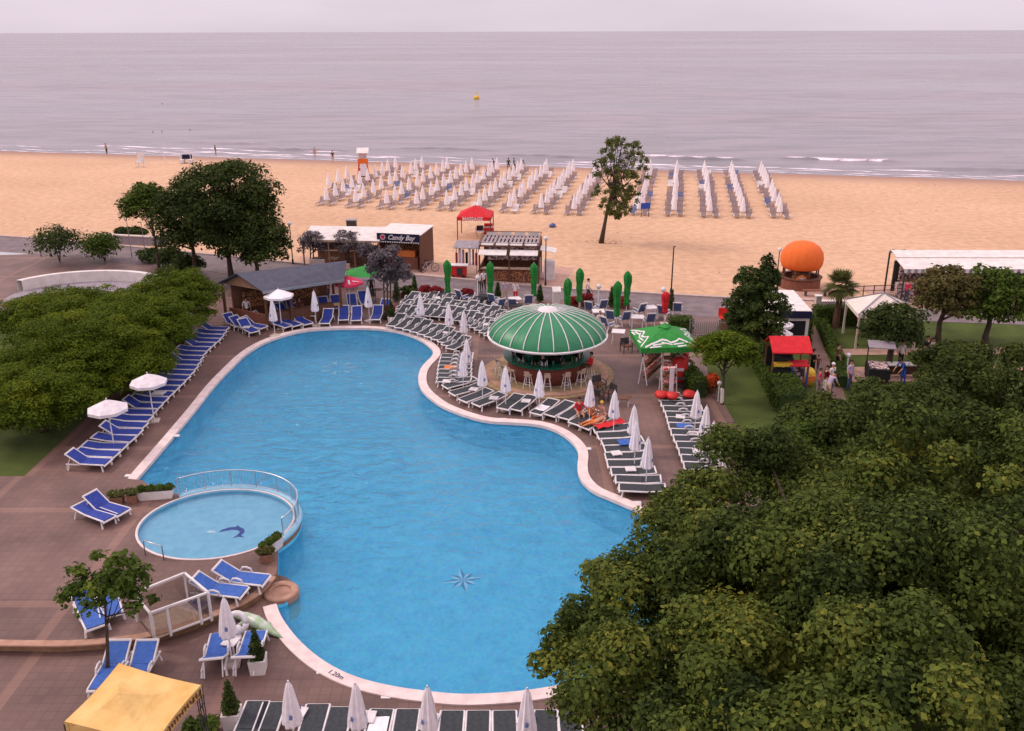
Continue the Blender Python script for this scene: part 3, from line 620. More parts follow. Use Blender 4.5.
# conical dark tree in the garden, small tree and palm
ptree('broadleaf_tree',757,368,'tall dark pointed tree at the corner of the lawn by the grey fence',3.3,1.5,2.4,40,17000,.18,'leaf_dark',71,cr=.5,dx=-.45,extra=[(0,0,5.9,.45,.45,.7),(0.1,0,5.3,.7,.7,.7),(.6,.2,5.2,.3,.3,.5)],zmin=-.7)
b=P(722,404); tree('garden_tree',b,'small spreading bright green tree with a whitewashed trunk on the lawn','tree',(-.05,.2,2.85),(1.65,1.5,.8),34,.45,13000,.13,'leaf_mimosa',72,trunk=(.08,.04),bark='bark',up=.9,flat=.5)
mb=MB(); mb.tube([(b.x,b.y,0),(b.x-.02,b.y,.5),(b.x-.05,b.y,.85)],.095,8); o=mb.build('tree_guard','plaster_white'); tag(o,'whitewashed sleeve round the thin trunk of the small lawn tree','tree guard')
def palm(loc,label):
    r=thing('palm_tree',loc,0,label,'palm tree'); mb=MB()
    pts=[(0,0,0),(.03,0,1),(.05,0,2),(.06,0,2.75)]; mb.tube(pts,.2,10,[.26,.2,.19,.24]); mb.build('trunk','palm_bark',r,smooth=False)
    g=np.random.default_rng(3); pts=[];nr=[]
    V=[];Fc=[];T=[]
    rr=random.Random(4)
    for k in range(70):
        az=k*2.4; el=rr.uniform(-.6,1.4); L=rr.uniform(.8,1.15); d=Vector((math.cos(az)*math.cos(el),math.sin(az)*math.cos(el),math.sin(el))); side=d.cross(Vector((0,0,1))).normalized(); up=side.cross(d)
        o=Vector((.06,0,2.8)); fan=o+d*L*.5
        for j in range(-7,8):
            a=j*.16; q=(d*math.cos(a*1.5)+side*math.sin(a*1.5)).normalized(); tip=fan+q*L*.8*(1-.03*abs(j))-Vector((0,0,.18*L)); w=side*.036+up*0
            i0=len(V); V+= [tuple(fan-w),tuple(fan+w),tuple(fan.lerp(tip,.55)+w*1.3),tuple(tip),tuple(fan.lerp(tip,.55)-w*1.3)]; Fc.append(tuple(i0+x for x in range(5))); T.append(rr.random()*.7+.15)
    me=bpy.data.meshes.new('fronds'); me.from_pydata(V,[],Fc); at=me.attributes.new('tint','FLOAT','FACE'); at.data.foreach_set('value',T); me.materials.append(M['leaf_olive']); o=bpy.data.objects.new('fronds',me); COL.objects.link(o); o.parent=r
palm(P(835,327),'fan palm with a thick brown trunk on the lawn behind the dark hedge')
# right garden trees
ptree('broadleaf_tree',888,366,'dark leafy tree in front of the cream pavilion tent',2.2,1.6,1.35,26,9000,.16,'leaf_dark',73,cr=.6,fill=.3)
ptree('broadleaf_tree',937,345,'yellowish brown-leaved tree right of the cream pavilion tent',2.9,1.7,2.0,24,7500,.2,'leaf_brown',74,cr=.6,fill=.3)
ptree('broadleaf_tree',985,345,'green tree beyond the brown-leaved tree at the right edge',2.7,2.3,2.0,28,9000,.22,'leaf_mid',75,cr=.7)
ptree('broadleaf_tree',868,330,'small red-leaved shrub tree at the left post of the cream pavilion',1.0,.6,.8,10,1800,.15,'leaf_red',76,trunk=(.05,.02),cr=.35)
ptree('broadleaf_tree',945,398,'low green tree hanging over the right end of the patio',1.6,1.8,1.2,20,8000,.2,'leaf_back',77,cr=.6)
# grey-leaved trees by the promenade
for i,(px,py,zc,rx,rz,n,lab) in enumerate([(386,320,3.4,1.35,1.45,6500,'silver-grey leaved tree with several stems at the end of the blue loungers'),(312,268,1.9,1.15,1.0,3000,'grey-leaved shrubby tree at the left end of the white awning'),(347,268,2.0,1.3,.9,3000,'grey-leaved shrubby tree in front of the middle of the white awning'),(365,272,1.6,.7,.7,1500,'smallest grey-leaved tree, left of the sweet shop doorway')]):
    b=P(px,py); r=thing('olive_tree',b,0,lab,'tree','grey-leaved trees'); cl=clumps_on((.25,0,zc),(rx,rx,rz),22,.42,80+i,-.4)
    for k in range(3 if i==0 else 2): trunk_mesh((.16*k-.1,.05*k,0),(.25*k,.1,zc+.4),.07,.03,[c[:3] for c in cl[k::5]],'bark',r,'stem',seed=90+k)
    crown(cl,n,.16,'leaf_grey',r,80+i,up=.3)
# small near tree bottom left
b=P(107,678); q=P(118,585,2.6)-b
r=tree('young_tree',b,'young sparse tree with crooked stems in front of the terrace at the left edge','tree',(q.x*.75,q.y*.75,2.7),(1.25,1.1,1.0),20,.33,2300,.17,'leaf_mid',95,trunk=(.07,.02),fill=.5,nl=12,extra=[(.9,.6,2.4,.3,.3,.2),(1.4,.8,2.2,.22,.22,.16),(-.9,.3,2.6,.35,.35,.25)])
# conifers, hedges, flowers, planters
def conifer(px,py,h,rr,lab,z=0,name='potted_conifer',base=True):
    b=P(px,py,z); r=thing(name,b,0,lab,'conifer','small conifers')
    mb=MB(); mb.cyl((0,0,0),(0,0,h*.4),.03); mb.build('trunk','bark',r)
    cl=[(0,0,.12+h*t,rr*(1-t*.85)+.03,rr*(1-t*.85)+.03,h*.13) for t in [.1,.25,.4,.55,.7,.85]]
    crown(cl,1500,.09,'leaf_dark',r,int(px),name='foliage',low=-1,hollow=.8)
for a in [(415,296,1.5,.28,'thin cone conifer above the middle of the dark lounger rows'),(397,301,1.7,.33,'cone conifer beside the grey-leaved tree'),(498,298,1.1,.25,'small conifer between the two tall green parasols'),(540,302,1.2,.28,'small conifer right of the third tall green parasol'),(611.5,307,1.4,.3,'cone conifer left of the pair of tall green parasols'),(671,310,1.4,.28,'cone conifer behind the folded red parasol')]: conifer(*a)
for i,(px,py,rx,lab,leaf) in enumerate([(408,297,.55,'dark round bush left of the thin cone conifer','leaf_dark'),(425,297,.5,'red flowering shrub nearest the dark round bush','leaf_red'),(437,298,.5,'red flowering shrub left of the first tall green parasol','leaf_red'),(467,300,.55,'red flowering shrub right of the first tall green parasol','leaf_red'),(574,308,.4,'red flowering shrub left of the tallest green parasol','leaf_red'),(587.5,306,.5,'red flowering shrub right of the tallest green parasol','leaf_red'),(624,308,.4,'red flowering shrub behind the pair of tall green parasols','leaf_red')]):
    b=P(px,py); r=thing('flower_shrub',b,0,lab,'shrub','red shrubs along the promenade'); mb=MB(); mb.box(0,0,0,rx*1.8,.4,.32); mb.build('trough','wood_brown',r); crown(clumps_on((0,0,.5),(rx*.8,.3,.25),8,.22,i),1500,.12,leaf,r,i,name='foliage')
def hedge(a,b_,w,h,lab):
    a=Vector(a[:2]); b2=Vector(b_[:2]); c=(a+b2)/2; d=b2-a; L=d.length
    r=thing('hedge',(c.x,c.y,0),math.atan2(d.y,d.x),lab,'hedge','clipped hedges'); mb=MB()
    nx=max(2,int(L/.4)); rr=random.Random(int(L*100))
    mb.box(0,0,0,L-.15,w-.15,h-.08); mb.build('core','hedge',r)
    g=np.random.default_rng(int(L*10)); n=int((L*w+2*L*h)*190); face=g.random(n); pw=L*w/(L*w+2*L*h)
    x=(g.random(n)-.5)*L; topm=face<pw; y=np.where(topm,(g.random(n)-.5)*w,np.where(g.random(n)<.5,-w/2,w/2)); z=np.where(topm,h,g.random(n)*h)
    p=np.stack([x,y+g.normal(size=n)*.03,z+g.normal(size=n)*.03],1); nn=np.stack([g.normal(size=n)*.4,np.where(topm,0,np.sign(y)),np.where(topm,1.,.4)],1)+g.normal(size=(n,3))*.3; nn/=np.linalg.norm(nn,axis=1)[:,None]
    leaf_mesh('foliage',p,nn,.13,np.clip(g.normal(.5,.2,n),0,1),'leaf_grass' if False else 'leaf_mid',r,seed=3)
hedge(P(753,345),P(792,414),1.5,1.0,'long clipped hedge between the left lawn and the red roofed stall')
hedge(P(676,366),P(700,398),.8,.9,'clipped hedge running along the deck edge behind the souvenir stall')
hedge(P(668,331),P(692,331),1.0,.9,'short clipped hedge behind the large green parasol')
hedge(P(772,338),P(809,338),1.4,1.7,'tall dark clipped hedge in front of the white container')
hedge(P(812,324),P(860,324),.9,1.2,'dark clipped hedge under the fan palm')
hedge(P(820,326),P(838,366),.6,.6,'low clipped hedge along the right side of the garden path')
hedge(P(836,366),P(842,388),.6,.7,'low clipped hedge beside the patio path')
# ------------------------------------------------------------------ loungers
def lounger_proto(sling,ang,arms=True,name='sun_lounger'):
    r=thing(name,(0,0,0)); W_=.66; L=1.95; z=.30; hinge=.22
    # foot at -Y, head at +Y ; backrest hinges at y=hinge
    mb=MB()
    bl=L/2-hinge; up=Vector((0,math.cos(ang),math.sin(ang)))
    for s in (-1,1):
        x=s*W_/2
        mb.tube([(x,-L/2+.06,z-.05),(x,-L/2+.12,z+.02),(x,hinge,z+.02)],.035,6)
        hp=Vector((x,hinge,z+.02)); mb.tube([hp,hp+up*bl],.033,6)
    mb.tube([(-W_/2,-L/2+.08,z-.02),(W_/2,-L/2+.08,z-.02)],.04,6)
    tp=Vector((0,hinge,z+.02))+up*bl; mb.tube([(-W_/2-.02,tp.y,tp.z),(W_/2+.02,tp.y,tp.z)],.045,6)
    if ang>.2:
        for s in (-1,1): mb.bar((s*W_*.4,L/2-.05,.06),tuple(Vector((s*W_*.4,hinge,z))+up*bl*.7),.035)
        mb.bar((-W_/2,hinge,z),(-W_/2,L/2-.1,z-.02),.05); mb.bar((W_/2,hinge,z),(W_/2,L/2-.1,z-.02),.05)
    mb.build('frame','white_plastic',r)
    for (x,y) in ((-1,-.75),(1,-.75),(-1,.72),(1,.72)):
        m2=MB(); m2.cyl((x*W_/2,y,z),(x*(W_/2+.03),y+(.08 if y>0 else -.06),0),.03,.045,6); m2.build('leg','white_plastic',r)
    m2=MB(); m2.box(0,(-L/2+.1+hinge)/2,z+.03,W_-.07,hinge+L/2-.12,.015); m2.build('seat_sling',sling,r)
    m2=MB(); c=Vector((0,hinge,z+.035))+up*(bl*.48); m2.box(c.x,c.y,c.z-.0075,W_-.07,bl*.93,.015,rx=ang); m2.build('backrest_sling',sling,r)
    if arms:
        for s in (-1,1):
            m2=MB(); x=s*(W_/2+.02); m2.tube([(x,-.22,z),(x,-.16,z+.17),(x,0,z+.21),(x,.14,z+.19),(x,.24,z)],.035,6); m2.build('armrest','white_plastic',r)
    return Proto(r)
DF=lounger_proto('mesh_dark',.12,True); DR=lounger_proto('mesh_dark',R(19),True); BR=lounger_proto('mesh_blue',R(36),False); BF=lounger_proto('mesh_blue',.15,False); SR=lounger_proto('mesh_sky',R(30),True); DN=lounger_proto('mesh_dark',.10,False)
cool={}
def put_lounger(proto,foot,head,label,group,z=0,z0=.3,z1=.45):
    f=P(foot[0],foot[1],z+z0) if len(foot)==2 else Vector(foot); h=P(head[0],head[1],z+z1)
    d=(h-f); d.z=0; d.normalize(); c=f+d*.95; 
    return proto.put((c.x,c.y,z),math.atan2(d.y,d.x)-math.pi/2,label,'sun lounger',group)
def interp(pts,n):
    P3=[Vector(p) for p in pts]; L=[0]
    for a,b in zip(P3,P3[1:]): L.append(L[-1]+(b-a).length)
    out=[]
    for i in range(n):
        s=L[-1]*(i/(n-1) if n>1 else 0)
        for k in range(len(P3)-1):
            if s<=L[k+1]+1e-6: out.append(P3[k].lerp(P3[k+1],(s-L[k])/max(1e-9,L[k+1]-L[k]))); break
    return out
def row(proto,feet,heads,n,fmt,group,alt=None,z0=.3,z1=.45):
    F_=interp([P(*p,z0) for p in feet],n); H_=interp([P(*p,z1) for p in heads],n)
    for i,(f,h) in enumerate(zip(F_,H_)):
        pr=proto if not(alt and i%3==1) else alt
        f=f.copy(); h=h.copy(); d=h-f; d.z=0; d.normalize(); c=f+d*.95
        pr.put((c.x,c.y,0),math.atan2(d.y,d.x)-math.pi/2+rnd.uniform(-.03,.03),fmt%ORD[i],'sun lounger',group)
# left edge row of blue ones
left_feet=[(228,329),(221.5,339),(206,352.5),(196.6,369),(187,380.5),(169,398),(155,413.3),(141,433),(125,448),(109.5,462.5)]
F_=interp([P(*p,.3) for p in left_feet],25)
gl='blue loungers along the left pool edge'
for i,f in enumerate(F_):
    a=R(176)+rnd.uniform(-.05,.05); d=Vector((math.cos(a),math.sin(a),0)); c=f+d*.95
    (BF if i%4 else BR).put((c.x,c.y,0),a-math.pi/2,'royal blue lounger in the long left row under the mimosas, %s from the bar end'%ORD[i],'sun lounger',gl)
gt='blue loungers round the far curve of the pool'
heads=[(230,313.5),(237,316),(246,319.5),(256.7,318),(268,313),(284,304),(295,302.5),(280,316),(290,315),(303,313.5),(314.5,305),(324,299.4),(325.5,312),(336.4,297),(343.4,307),(352,297),(356,309),(364,293.5),(377,306.4),(384,300)]
feet=[(240,326),(251,328),(255,332),(265,327.5),(275,322),(292.6,315),(299.7,313),(289,326.7),(298,325.5),(309,324),(316,313),(326,310),(324,323.5),(339,308),(343.4,320),(353,307),(356,320.5),(366,304),(374.7,319.7),(379,313)]
near='nearest the left bar corner'
for i,(h,f) in enumerate(zip(heads,feet)):
    put_lounger(BR,f,h,'raised blue lounger round the far pool curve, %s counting from the left'%ORD[i],gt,0,.3,.85)
# dark ones
gd='dark loungers in packed rows by the far right pool curve'
row(DR,[(391,326),(409,330.5),(424,335.5),(441,342),(450,349)],[(401,316),(420,317.5),(440,322),(458,330),(466,338)],10,'dark lounger in the front row at the far pool curve, %s from the silver tree',gd,DF)
row(DR,[(396,316),(420,315.5),(445,317.5),(462,322),(476,329),(488,336)],[(406,307),(430,306.5),(452,308),(472,312),(487,319),(499,326)],14,'dark lounger in the second packed row from the pool, %s from the silver tree',gd,DF)
row(DF,[(399,309),(430,308),(460,311),(485,317),(502,324)],[(409,301.5),(440,300.5),(468,303),(494,309),(511,316)],14,'dark lounger in the third packed row from the pool, %s from the silver tree',gd,DR)
row(DR,[(404,302.5),(435,301.5),(462,303.5),(492,309.5)],[(412,296),(444,295),(470,296.5),(500,302)],11,'dark lounger in the row nearest the promenade, %s from the silver tree',gd,DF)
ge='dark loungers in the nook of the pool'
row(DF,[(440,356),(437.5,366),(436,380)],[(466,355),(465,366),(464,379)],7,'dark lounger in the short nook row, %s from the far end',ge,None,z1=.4)
for i,(f,h) in enumerate([((444,387),(470,378)),((451,394),(479,384)),((462,401),(488,389)),((475,405),(501,393))]):
    put_lounger(DN,f,h,'dark lounger on the turn below the nook, %s from the nook row'%ORD[i],ge)
gf='dark loungers in front of the round bar'
for i,(f,h) in enumerate([((502,409),(516,396)),((514.6,410),(529,397)),((535,414),(550,401)),((548.6,415.5),(566,403)),((563,418.5),(579,406)),((573,424),(594,410)),((583,428),(606,415))]):
    put_lounger(DN,f,h,'dark lounger in front of the round bar stools, %s from the left'%ORD[i],gf)
row(DN,[(593,430),(598,438),(603,445.5),(604.5,453),(604.5,460),(609,469.5),(614,478),(618,487.5)],[(626,425),(632,434),(640,441),(643,450),(645,458),(649,468),(654,477),(657,486)],9,'dark lounger in the row at the pool bend, %s from the bathers','dark loungers at the pool bend',None)
row(DF,[(658,398),(664.5,413),(668.7,429),(676,445.7),(683,466)],[(692,396.5),(698,411),(705,427),(711,444),(717,464)],12,'dark lounger in the right-hand row beside the lawn, %s from the souvenir stall','dark loungers beside the lawn',None)
for i,px in enumerate([258,275,318.4,341,381,407.5,452,478,504.6,545.6,568]):
    f=P(px,[700,701,703,706,708,708,709.5,709.5,709.5,709,709][i],.3); DN.put((f.x+.02,f.y-.95,0),math.pi+rnd.uniform(-.03,.03),'charcoal lounger in the nearest row at the bottom, %s from the left'%ORD[i],'sun lounger','charcoal loungers along the near edge')
# singles on the left and terrace
gs='blue loungers round the paddling pool and near corner'
for f,h,z,pr,lab in [((125,513),(96,494),TZ,BR,'blue lounger left of the brown flower pots, upper end of the terrace'),((112,519),(88,507),TZ,BF,'blue lounger on the terrace, cut by the left edge of the photo'),((268,581),(246,566),TZ,SR,'bright blue lounger beside the long planter at the paddling pool'),((246,593),(218,577),TZ,SR,'bright blue lounger next to the glass balustrade on the terrace'),((222,632),(209,664),0,SR,'bright blue lounger behind the closed parasol below the terrace'),((257,630),(240,662),0,SR,'bright blue lounger beside the inflatable toys'),((127,692),(141,648),0,SR,'bright blue lounger right behind the yellow canopy peak'),((98,692),(113,648),0,SR,'bright blue lounger between the young tree and yellow canopy'),((112,617),(108,598),TZ,SR,'blue lounger on the terrace behind the young tree'),((98,628),(92,608),TZ,SR,'lower blue lounger on the terrace behind the young tree')]:
    put_lounger(pr,f,h,lab,gs,z,.3,.8 if pr is not BF else .45)
# high-backed deck chairs
def deckchair():
    r=thing('deck_chair',(0,0,0)); mb=MB()
    for s in (-1,1):
        x=s*.28; mb.bar((x,-.35,0),(x,-.3,.42),.05); mb.bar((x,.35,0),(x,.1,.42),.05); mb.bar((x,-.4,.42),(x,.15,.38),.05); mb.bar((x,.15,.38),(x,.45,1.05),.05); mb.bar((x,-.35,.62),(x,.25,.62),.06,.03)
    mb.bar((-.28,.45,1.05),(.28,.45,1.05),.06); mb.build('frame','white_plastic',r)
    m2=MB(); m2.box(0,-.12,.41,.5,.52,.02,rx=-.07); m2.build('seat_sling','mesh_slate',r)
    m2=MB(); m2.box(0,.30,.38,.5,.02,.68,rx=-.42); m2.build('backrest_sling','mesh_slate',r)
    return Proto(r)
DC=deckchair()
gc='slate blue deck chairs by the promenade'
for i,(px,py,a,lab) in enumerate([(601,313,200,'slate deck chair with raised white back behind the dome bar, nearest the white lamp'),(590,315,150,'slate deck chair hugging the right flank of the green dome'),(611,324,170,'slate deck chair at the foot of the nearer green parasol of the pair'),(607,331,120,'nearest slate deck chair to the dome rim'),(624,325,190,'slate deck chair just right of the pair of tall green parasols'),(639,317,200,'slate deck chair behind the white side table'),(649,327,180,'slate deck chair in front of the white topped table'),(663,319,150,'slate deck chair under the folded red parasol'),(677,316,170,'bluish deck chair furthest right by the promenade edge'),(494,307,160,'slate deck chair left of the round black table'),(499,312,210,'slate deck chair in front of the standing bystanders'),(528,308,200,'slate deck chair left of the white pillar'),(462,303,150,'slate deck chair among the dark loungers by the first tall green parasol'),(513,312,180,'slate deck chair touching the left flank of the green dome')]):
    b=P(px,py); DC.put(b,R(a+rnd.uniform(-15,15)),lab,'deck chair',gc)
# side tables
def small_table():
    r=thing('side_table',(0,0,0)); mb=MB(); mb.box(0,0,.38,.45,.45,.035); mb.build('tabletop','white_plastic',r)
    for x in (-.18,.18):
        for y in (-.18,.18):
            m2=MB(); m2.bar((x,y,.38),(x*1.15,y*1.15,0),.045); m2.build('leg','white_plastic',r)
    return Proto(r)
ST=small_table()
gst='white plastic side tables'
for px,py,lab in [(299,724,'white side table under the first near parasol at the bottom left'),(368,728,'white side table at the second near parasol'),(431,730,'white side table at the third near parasol'),(526,731,'white side table at the fourth near parasol'),(494,405,'white side table left of the stool-side loungers'),(526,408,'white side table between the second and third lounger before the bar'),(447,388,'white side table at the turn below the nook'),(474,396,'white side table among the loungers left of the bar parasols'),(616,461,'white side table in the pool bend row, upper one'),(630,477,'white side table in the pool bend row, lower one'),(680,424,'white side table high in the lawn-side lounger row'),(693,441,'white side table in the middle of the lawn-side lounger row'),(697,459,'white side table low in the lawn-side lounger row'),(423,325,'white side table in the front packed row'),(447,338,'white side table near the end of the front packed row'),(437,303,'white side table in the packed rows behind the first closed parasol'),(427,298,'white side table beside the red shrubs'),(247,333,'white side table between blue loungers at the far left curve'),(271,326,'white side table at the closed parasol by the slate roof'),(314,321,'white side table at the closed parasol before the bar front'),(232,652,'white side table between two bright blue loungers'),(487,330,'white side table left of the green dome')]:
    ST.put(P(px,py),rnd.uniform(-.3,.3),lab,'side table',gst)
# tables among the deck chairs
def bar_table(px,py,lab,top='white_plastic',h=.74,w=.8,group='tables by the promenade'):
    r=thing('cafe_table',P(px,py),rnd.uniform(-.3,.3),lab,'table',group); mb=MB(); mb.box(0,0,h,w,w,.04); mb.build('tabletop',top,r)
    for x in (-1,1):
        for y in (-1,1): m2=MB(); m2.cyl((x*w*.4,y*w*.4,h),(x*w*.42,y*w*.42,0),.025); m2.build('leg','white_plastic' if top!='black' else 'dark_metal',r)
for a in [(637,328,'white square table in the middle of the slate deck chairs'),(650,318,'white topped table beneath the folded red parasol chairs'),(618,343,'white table behind the dome at the pillar of bins'),(636,345,'second white table behind the dome, nearer the green parasol'),(515,309,'white table beside the bystanders, left of the dome'),(598,322,'white table by the seated blond guest')]: bar_table(*a)
bar_table(484,306,'round-edged black table under the white globe lamp','black'); bar_table(516,316,'black table close to the left flank of the dome','black')
def rattan(px,py,a,lab):
    r=thing('armchair',P(px,py),R(a),lab,'armchair','dark armchairs'); mb=MB(); mb.box(0,0,.38,.52,.5,.07); mb.build('seat','wood_brown',r)
    m2=MB(); m2.box(0,.25,.40,.54,.05,.42,rx=-.15); m2.build('backrest','dark_metal',r)
    for s in (-1,1):
        m2=MB(); m2.bar((s*.27,-.25,0),(s*.27,-.25,.62),.04); m2.bar((s*.27,-.27,.62),(s*.27,.25,.62),.05,.03); m2.bar((s*.27,.25,0),(s*.27,.25,.62),.04); m2.build('armrest','dark_metal',r)
for a in [(599,391,30,'dark armchair right of the bar stools'),(609,399,-60,'dark armchair at the low brown table'),(597,402,150,'dark armchair behind the seated bathers'),(626,352,20,'dark armchair beside the white tables behind the dome'),(644,352,-40,'dark armchair left of the souvenir stall'),(372,301,10,'dark armchair behind the last closed parasol of the blue loungers'),(352,289,-20,'dark armchair in the shade of the pink parasol')]: rattan(*a)
bar_table(624,405,'low brown table right of the bathers','wood_brown',.4,.6); bar_table(379,299,'small brown table by the silver tree','wood_brown',.7,.6)
# ------------------------------------------------------------------ parasols
def closed_parasol(name,h,f0,rmax,cloth,emblem=None,n=16,pole='white_metal',lobes=8,bulb=False):
    r=thing(name,(0,0,0)); mb=MB(); mb.cyl((0,0,.06),(0,0,h+.05),.022,n=6); mb.build('pole',pole,r)
    m2=MB(); m2.box(0,0,0,.5,.5,.07); m2.cyl((0,0,.06),(0,0,.35),.035); m2.build('foot','plaster',r)
    L=h-f0; prof=[(rmax*.75,f0),(rmax*1.0,f0+.06*L),(rmax*.95,f0+.2*L),(rmax*.72,f0+.5*L),(rmax*.62,f0+.62*L),(rmax*.5,f0+.75*L),(rmax*.34,f0+.9*L),(.03,h)]
    if bulb: prof=[(rmax*.5,f0),(rmax*.62,f0+.07*L),(rmax*.52,f0+.22*L),(rmax*.70,f0+.4*L),(rmax*.62,f0+.52*L),(rmax*.80,f0+.66*L),(rmax*.86,f0+.78*L),(rmax*.78,f0+.88*L),(rmax*.45,f0+.96*L),(.04,h)]
    m3=MB(); m3.lathe([(.03,f0+.03)]+prof,n*2,wob=lambda t,i:1+.17*math.sin(lobes*t+(i*.35 if bulb else 0))+(.14 if bulb else .05)*math.sin(3*t+i*.9)); m3.build('canopy',cloth,r,smooth=False)
    if emblem:
        m4=MB(); z=f0+.28*L; rr=rmax*1.10
        for k in (0,1,2): 
            a=-math.pi/2+k*2*math.pi/3; u=Vector((math.cos(a),math.sin(a),0)); s=Vector((-u.y,u.x,0)); c=u*rr+Vector((0,0,z))
            m4.add([c-s*.05,c+s*.03+Vector((0,0,-.03)),c+s*.06+Vector((0,0,.09)),c-s*.02+Vector((0,0,.16))],[(0,1,2,3)])
        m4.build('emblem',emblem,r)
    return Proto(r)
CP=closed_parasol('closed_parasol',2.35,.98,.235,'parasol_white','emblem_blue')
gp='closed white pool parasols'
for px,py,lab in [(271.5,300,'closed white parasol below the open one at the slate roofed bar'),(313.5,291,'closed white parasol in front of the slate roofed bar, by the middle blue loungers'),(367.5,287,'closed white parasol left of the silver-grey tree'),(420,294.5,'closed white parasol amid the packed dark rows, furthest left'),(448.5,304,'closed white parasol in the middle of the packed dark rows'),(463.5,311,'closed white parasol at the right of the packed dark rows'),(466.6,339,'closed white parasol at the far end of the nook row'),(462.5,352,'closed white parasol at the near end of the nook row'),(482,361,'closed white parasol alone on the deck left of the bar plinth'),(505.5,366.5,'closed white parasol at the left rim of the bar plinth'),(539.5,371,'closed white parasol before the middle bar stools'),(590.5,380,'closed white parasol above the seated bathers'),(615,391,'closed white parasol right of the bathers'),(634.5,406,'closed white parasol behind another at the pool bend'),(636.5,421,'closed white parasol in front of another at the pool bend'),(648.5,438,'closed white parasol lowest at the pool bend'),(697.5,391,'closed white parasol highest beside the lawn'),(706.8,406,'closed white parasol second down beside the lawn'),(714,422,'closed white parasol third down beside the lawn'),(724,438,'closed white parasol lowest beside the lawn, by the tree'),(223.5,598,'closed beige-white parasol below the terrace balustrade'),(288,682,'closed parasol leftmost in the near charcoal row'),(355,684,'closed parasol second in the near charcoal row'),(427,687,'closed parasol third in the near charcoal row'),(527,689,'closed parasol fourth in the near charcoal row')]:
    q=P(px,py,2.35); CP.put((q.x,q.y,0),rnd.uniform(0,6),lab,'parasol',gp,scale=1)
GP=closed_parasol('closed_green_parasol',3.05,.7,.30,'green_cloth',None,lobes=6,bulb=True)
for px,py,lab in [(447,260,'tall closed green parasol furthest left, above the dark loungers'),(490,262,'tall closed green parasol in front of the beach kiosk, left'),(534,263,'tall closed green parasol in front of the beach kiosk, right'),(568,278,'tall closed green parasol behind the top of the dome'),(580,268,'tall closed green parasol beside the promenade walker'),(618,281,'tall closed green parasol, nearer one of the right-hand pair'),(628,271,'tall closed green parasol, further one of the right-hand pair')]:
    q=P(px,py,3.05); GP.put((q.x,q.y,0),rnd.uniform(0,6),lab,'parasol','tall closed green parasols')
RP=closed_parasol('closed_red_parasol',2.2,.75,.28,'red_cloth',bulb=True); q=P(666,291.5,2.2); RP.put((q.x,q.y,0),0,'closed red parasol beside a white lamp at the promenade','parasol')
def open_parasol(name,loc,rz,r_,h,rise,n,cloth,label,mats2=None,valance=.14,group=None,vmat=None,ribmat='white_metal'):
    r=thing(name,loc,rz,label,'parasol',group); mb=MB(); mb.cyl((0,0,0),(0,0,h+rise+.08),.028,n=8); mb.build('pole',ribmat,r)
    m2=MB(); m2.box(0,0,0,.5,.5,.07); m2.build('foot','plaster',r)
    V=[(0,0,h+rise)]; F_=[]
    m3=MB(); K=n
    ring=lambda rr,z,ph=0:[(rr*math.cos(2*math.pi*(i+.5)/K),rr*math.sin(2*math.pi*(i+.5)/K),z) for i in range(K)]
    r1=ring(r_*.5,h+rise*.52); r2=ring(r_,h); r3=ring(r_*1.0,h-valance)
    vs=[(0,0,h+rise)]+r1+r2+r3
    for i in range(K):
        j=(i+1)%K
        m3.mat(0).add([vs[0],r1[i],r1[j]],[(0,1,2)]); m3.add([r1[i],r2[i],r2[j],r1[j]],[(0,1,2,3)]); m3.mat(1 if vmat else 0).add([r2[i],r3[i],r3[j],r2[j]],[(0,1,2,3)])
    o=m3.build('canopy',[cloth]+([vmat] if vmat else []),r)
    for i in range(K):
        if K<=8: m5=MB(); m5.bar((0,0,h+rise*.95-.03),(r2[i][0],r2[i][1],h-.02),.02); m5.build('rib',ribmat,r)
    return r
q=P(278,289,2.65); open_parasol('open_parasol',(q.x,q.y,0),0,.95,2.25,.4,8,'parasol_white','open white parasol at the corner of the slate roofed bar',group='open white parasols')
q=P(147,373,2.55); open_parasol('open_parasol',(q.x,q.y,0),.2,.88,2.1,.42,8,'white_cloth','open pale parasol over the blue loungers against the mimosas',group='open white parasols')
q=P(106,399,2.55); open_parasol('open_parasol',(q.x,q.y,0),.4,.9,2.1,.42,8,'white_cloth','open pale parasol half hidden by mimosa leaves at the left edge',group='open white parasols')
q=P(348,275,2.6); rp=open_parasol('open_parasol',(q.x,q.y,0),.3,1.0,2.1,.45,8,'pink_cloth','open crimson parasol with a white mark at the end of the slate roof',ribmat='white_metal')
m4=MB(); m4.add([(-.10,-.42,2.36),(.02,-.42,2.36),(.02,-.88,2.185),(-.12,-.88,2.185)],[(0,1,2,3)]); m4.add([(.2,-.5,2.33),(.62,-.55,2.24),(.62,-.62,2.22),(.2,-.6,2.29)],[(0,1,2,3)]); m4.build('emblem','white_plastic',rp)
q=P(365,264,2.6); open_parasol('open_parasol',(q.x,q.y,0),.3,1.6,2.0,.5,6,'green_canopy','open green and white parasol between the crimson one and the silver tree',vmat='white_cloth',ribmat='white_metal')
for i,(px,py,lab) in enumerate([(781,318,'small white parasol behind the red roofed stall, further one'),(780,327,'small white parasol behind the red roofed stall, nearer one')]):
    q=P(px,py,2.3); open_parasol('open_parasol',(q.x,q.y,0),.2,.75,1.95,.35,8,'white_cloth',lab,group='small white parasols at the stall')
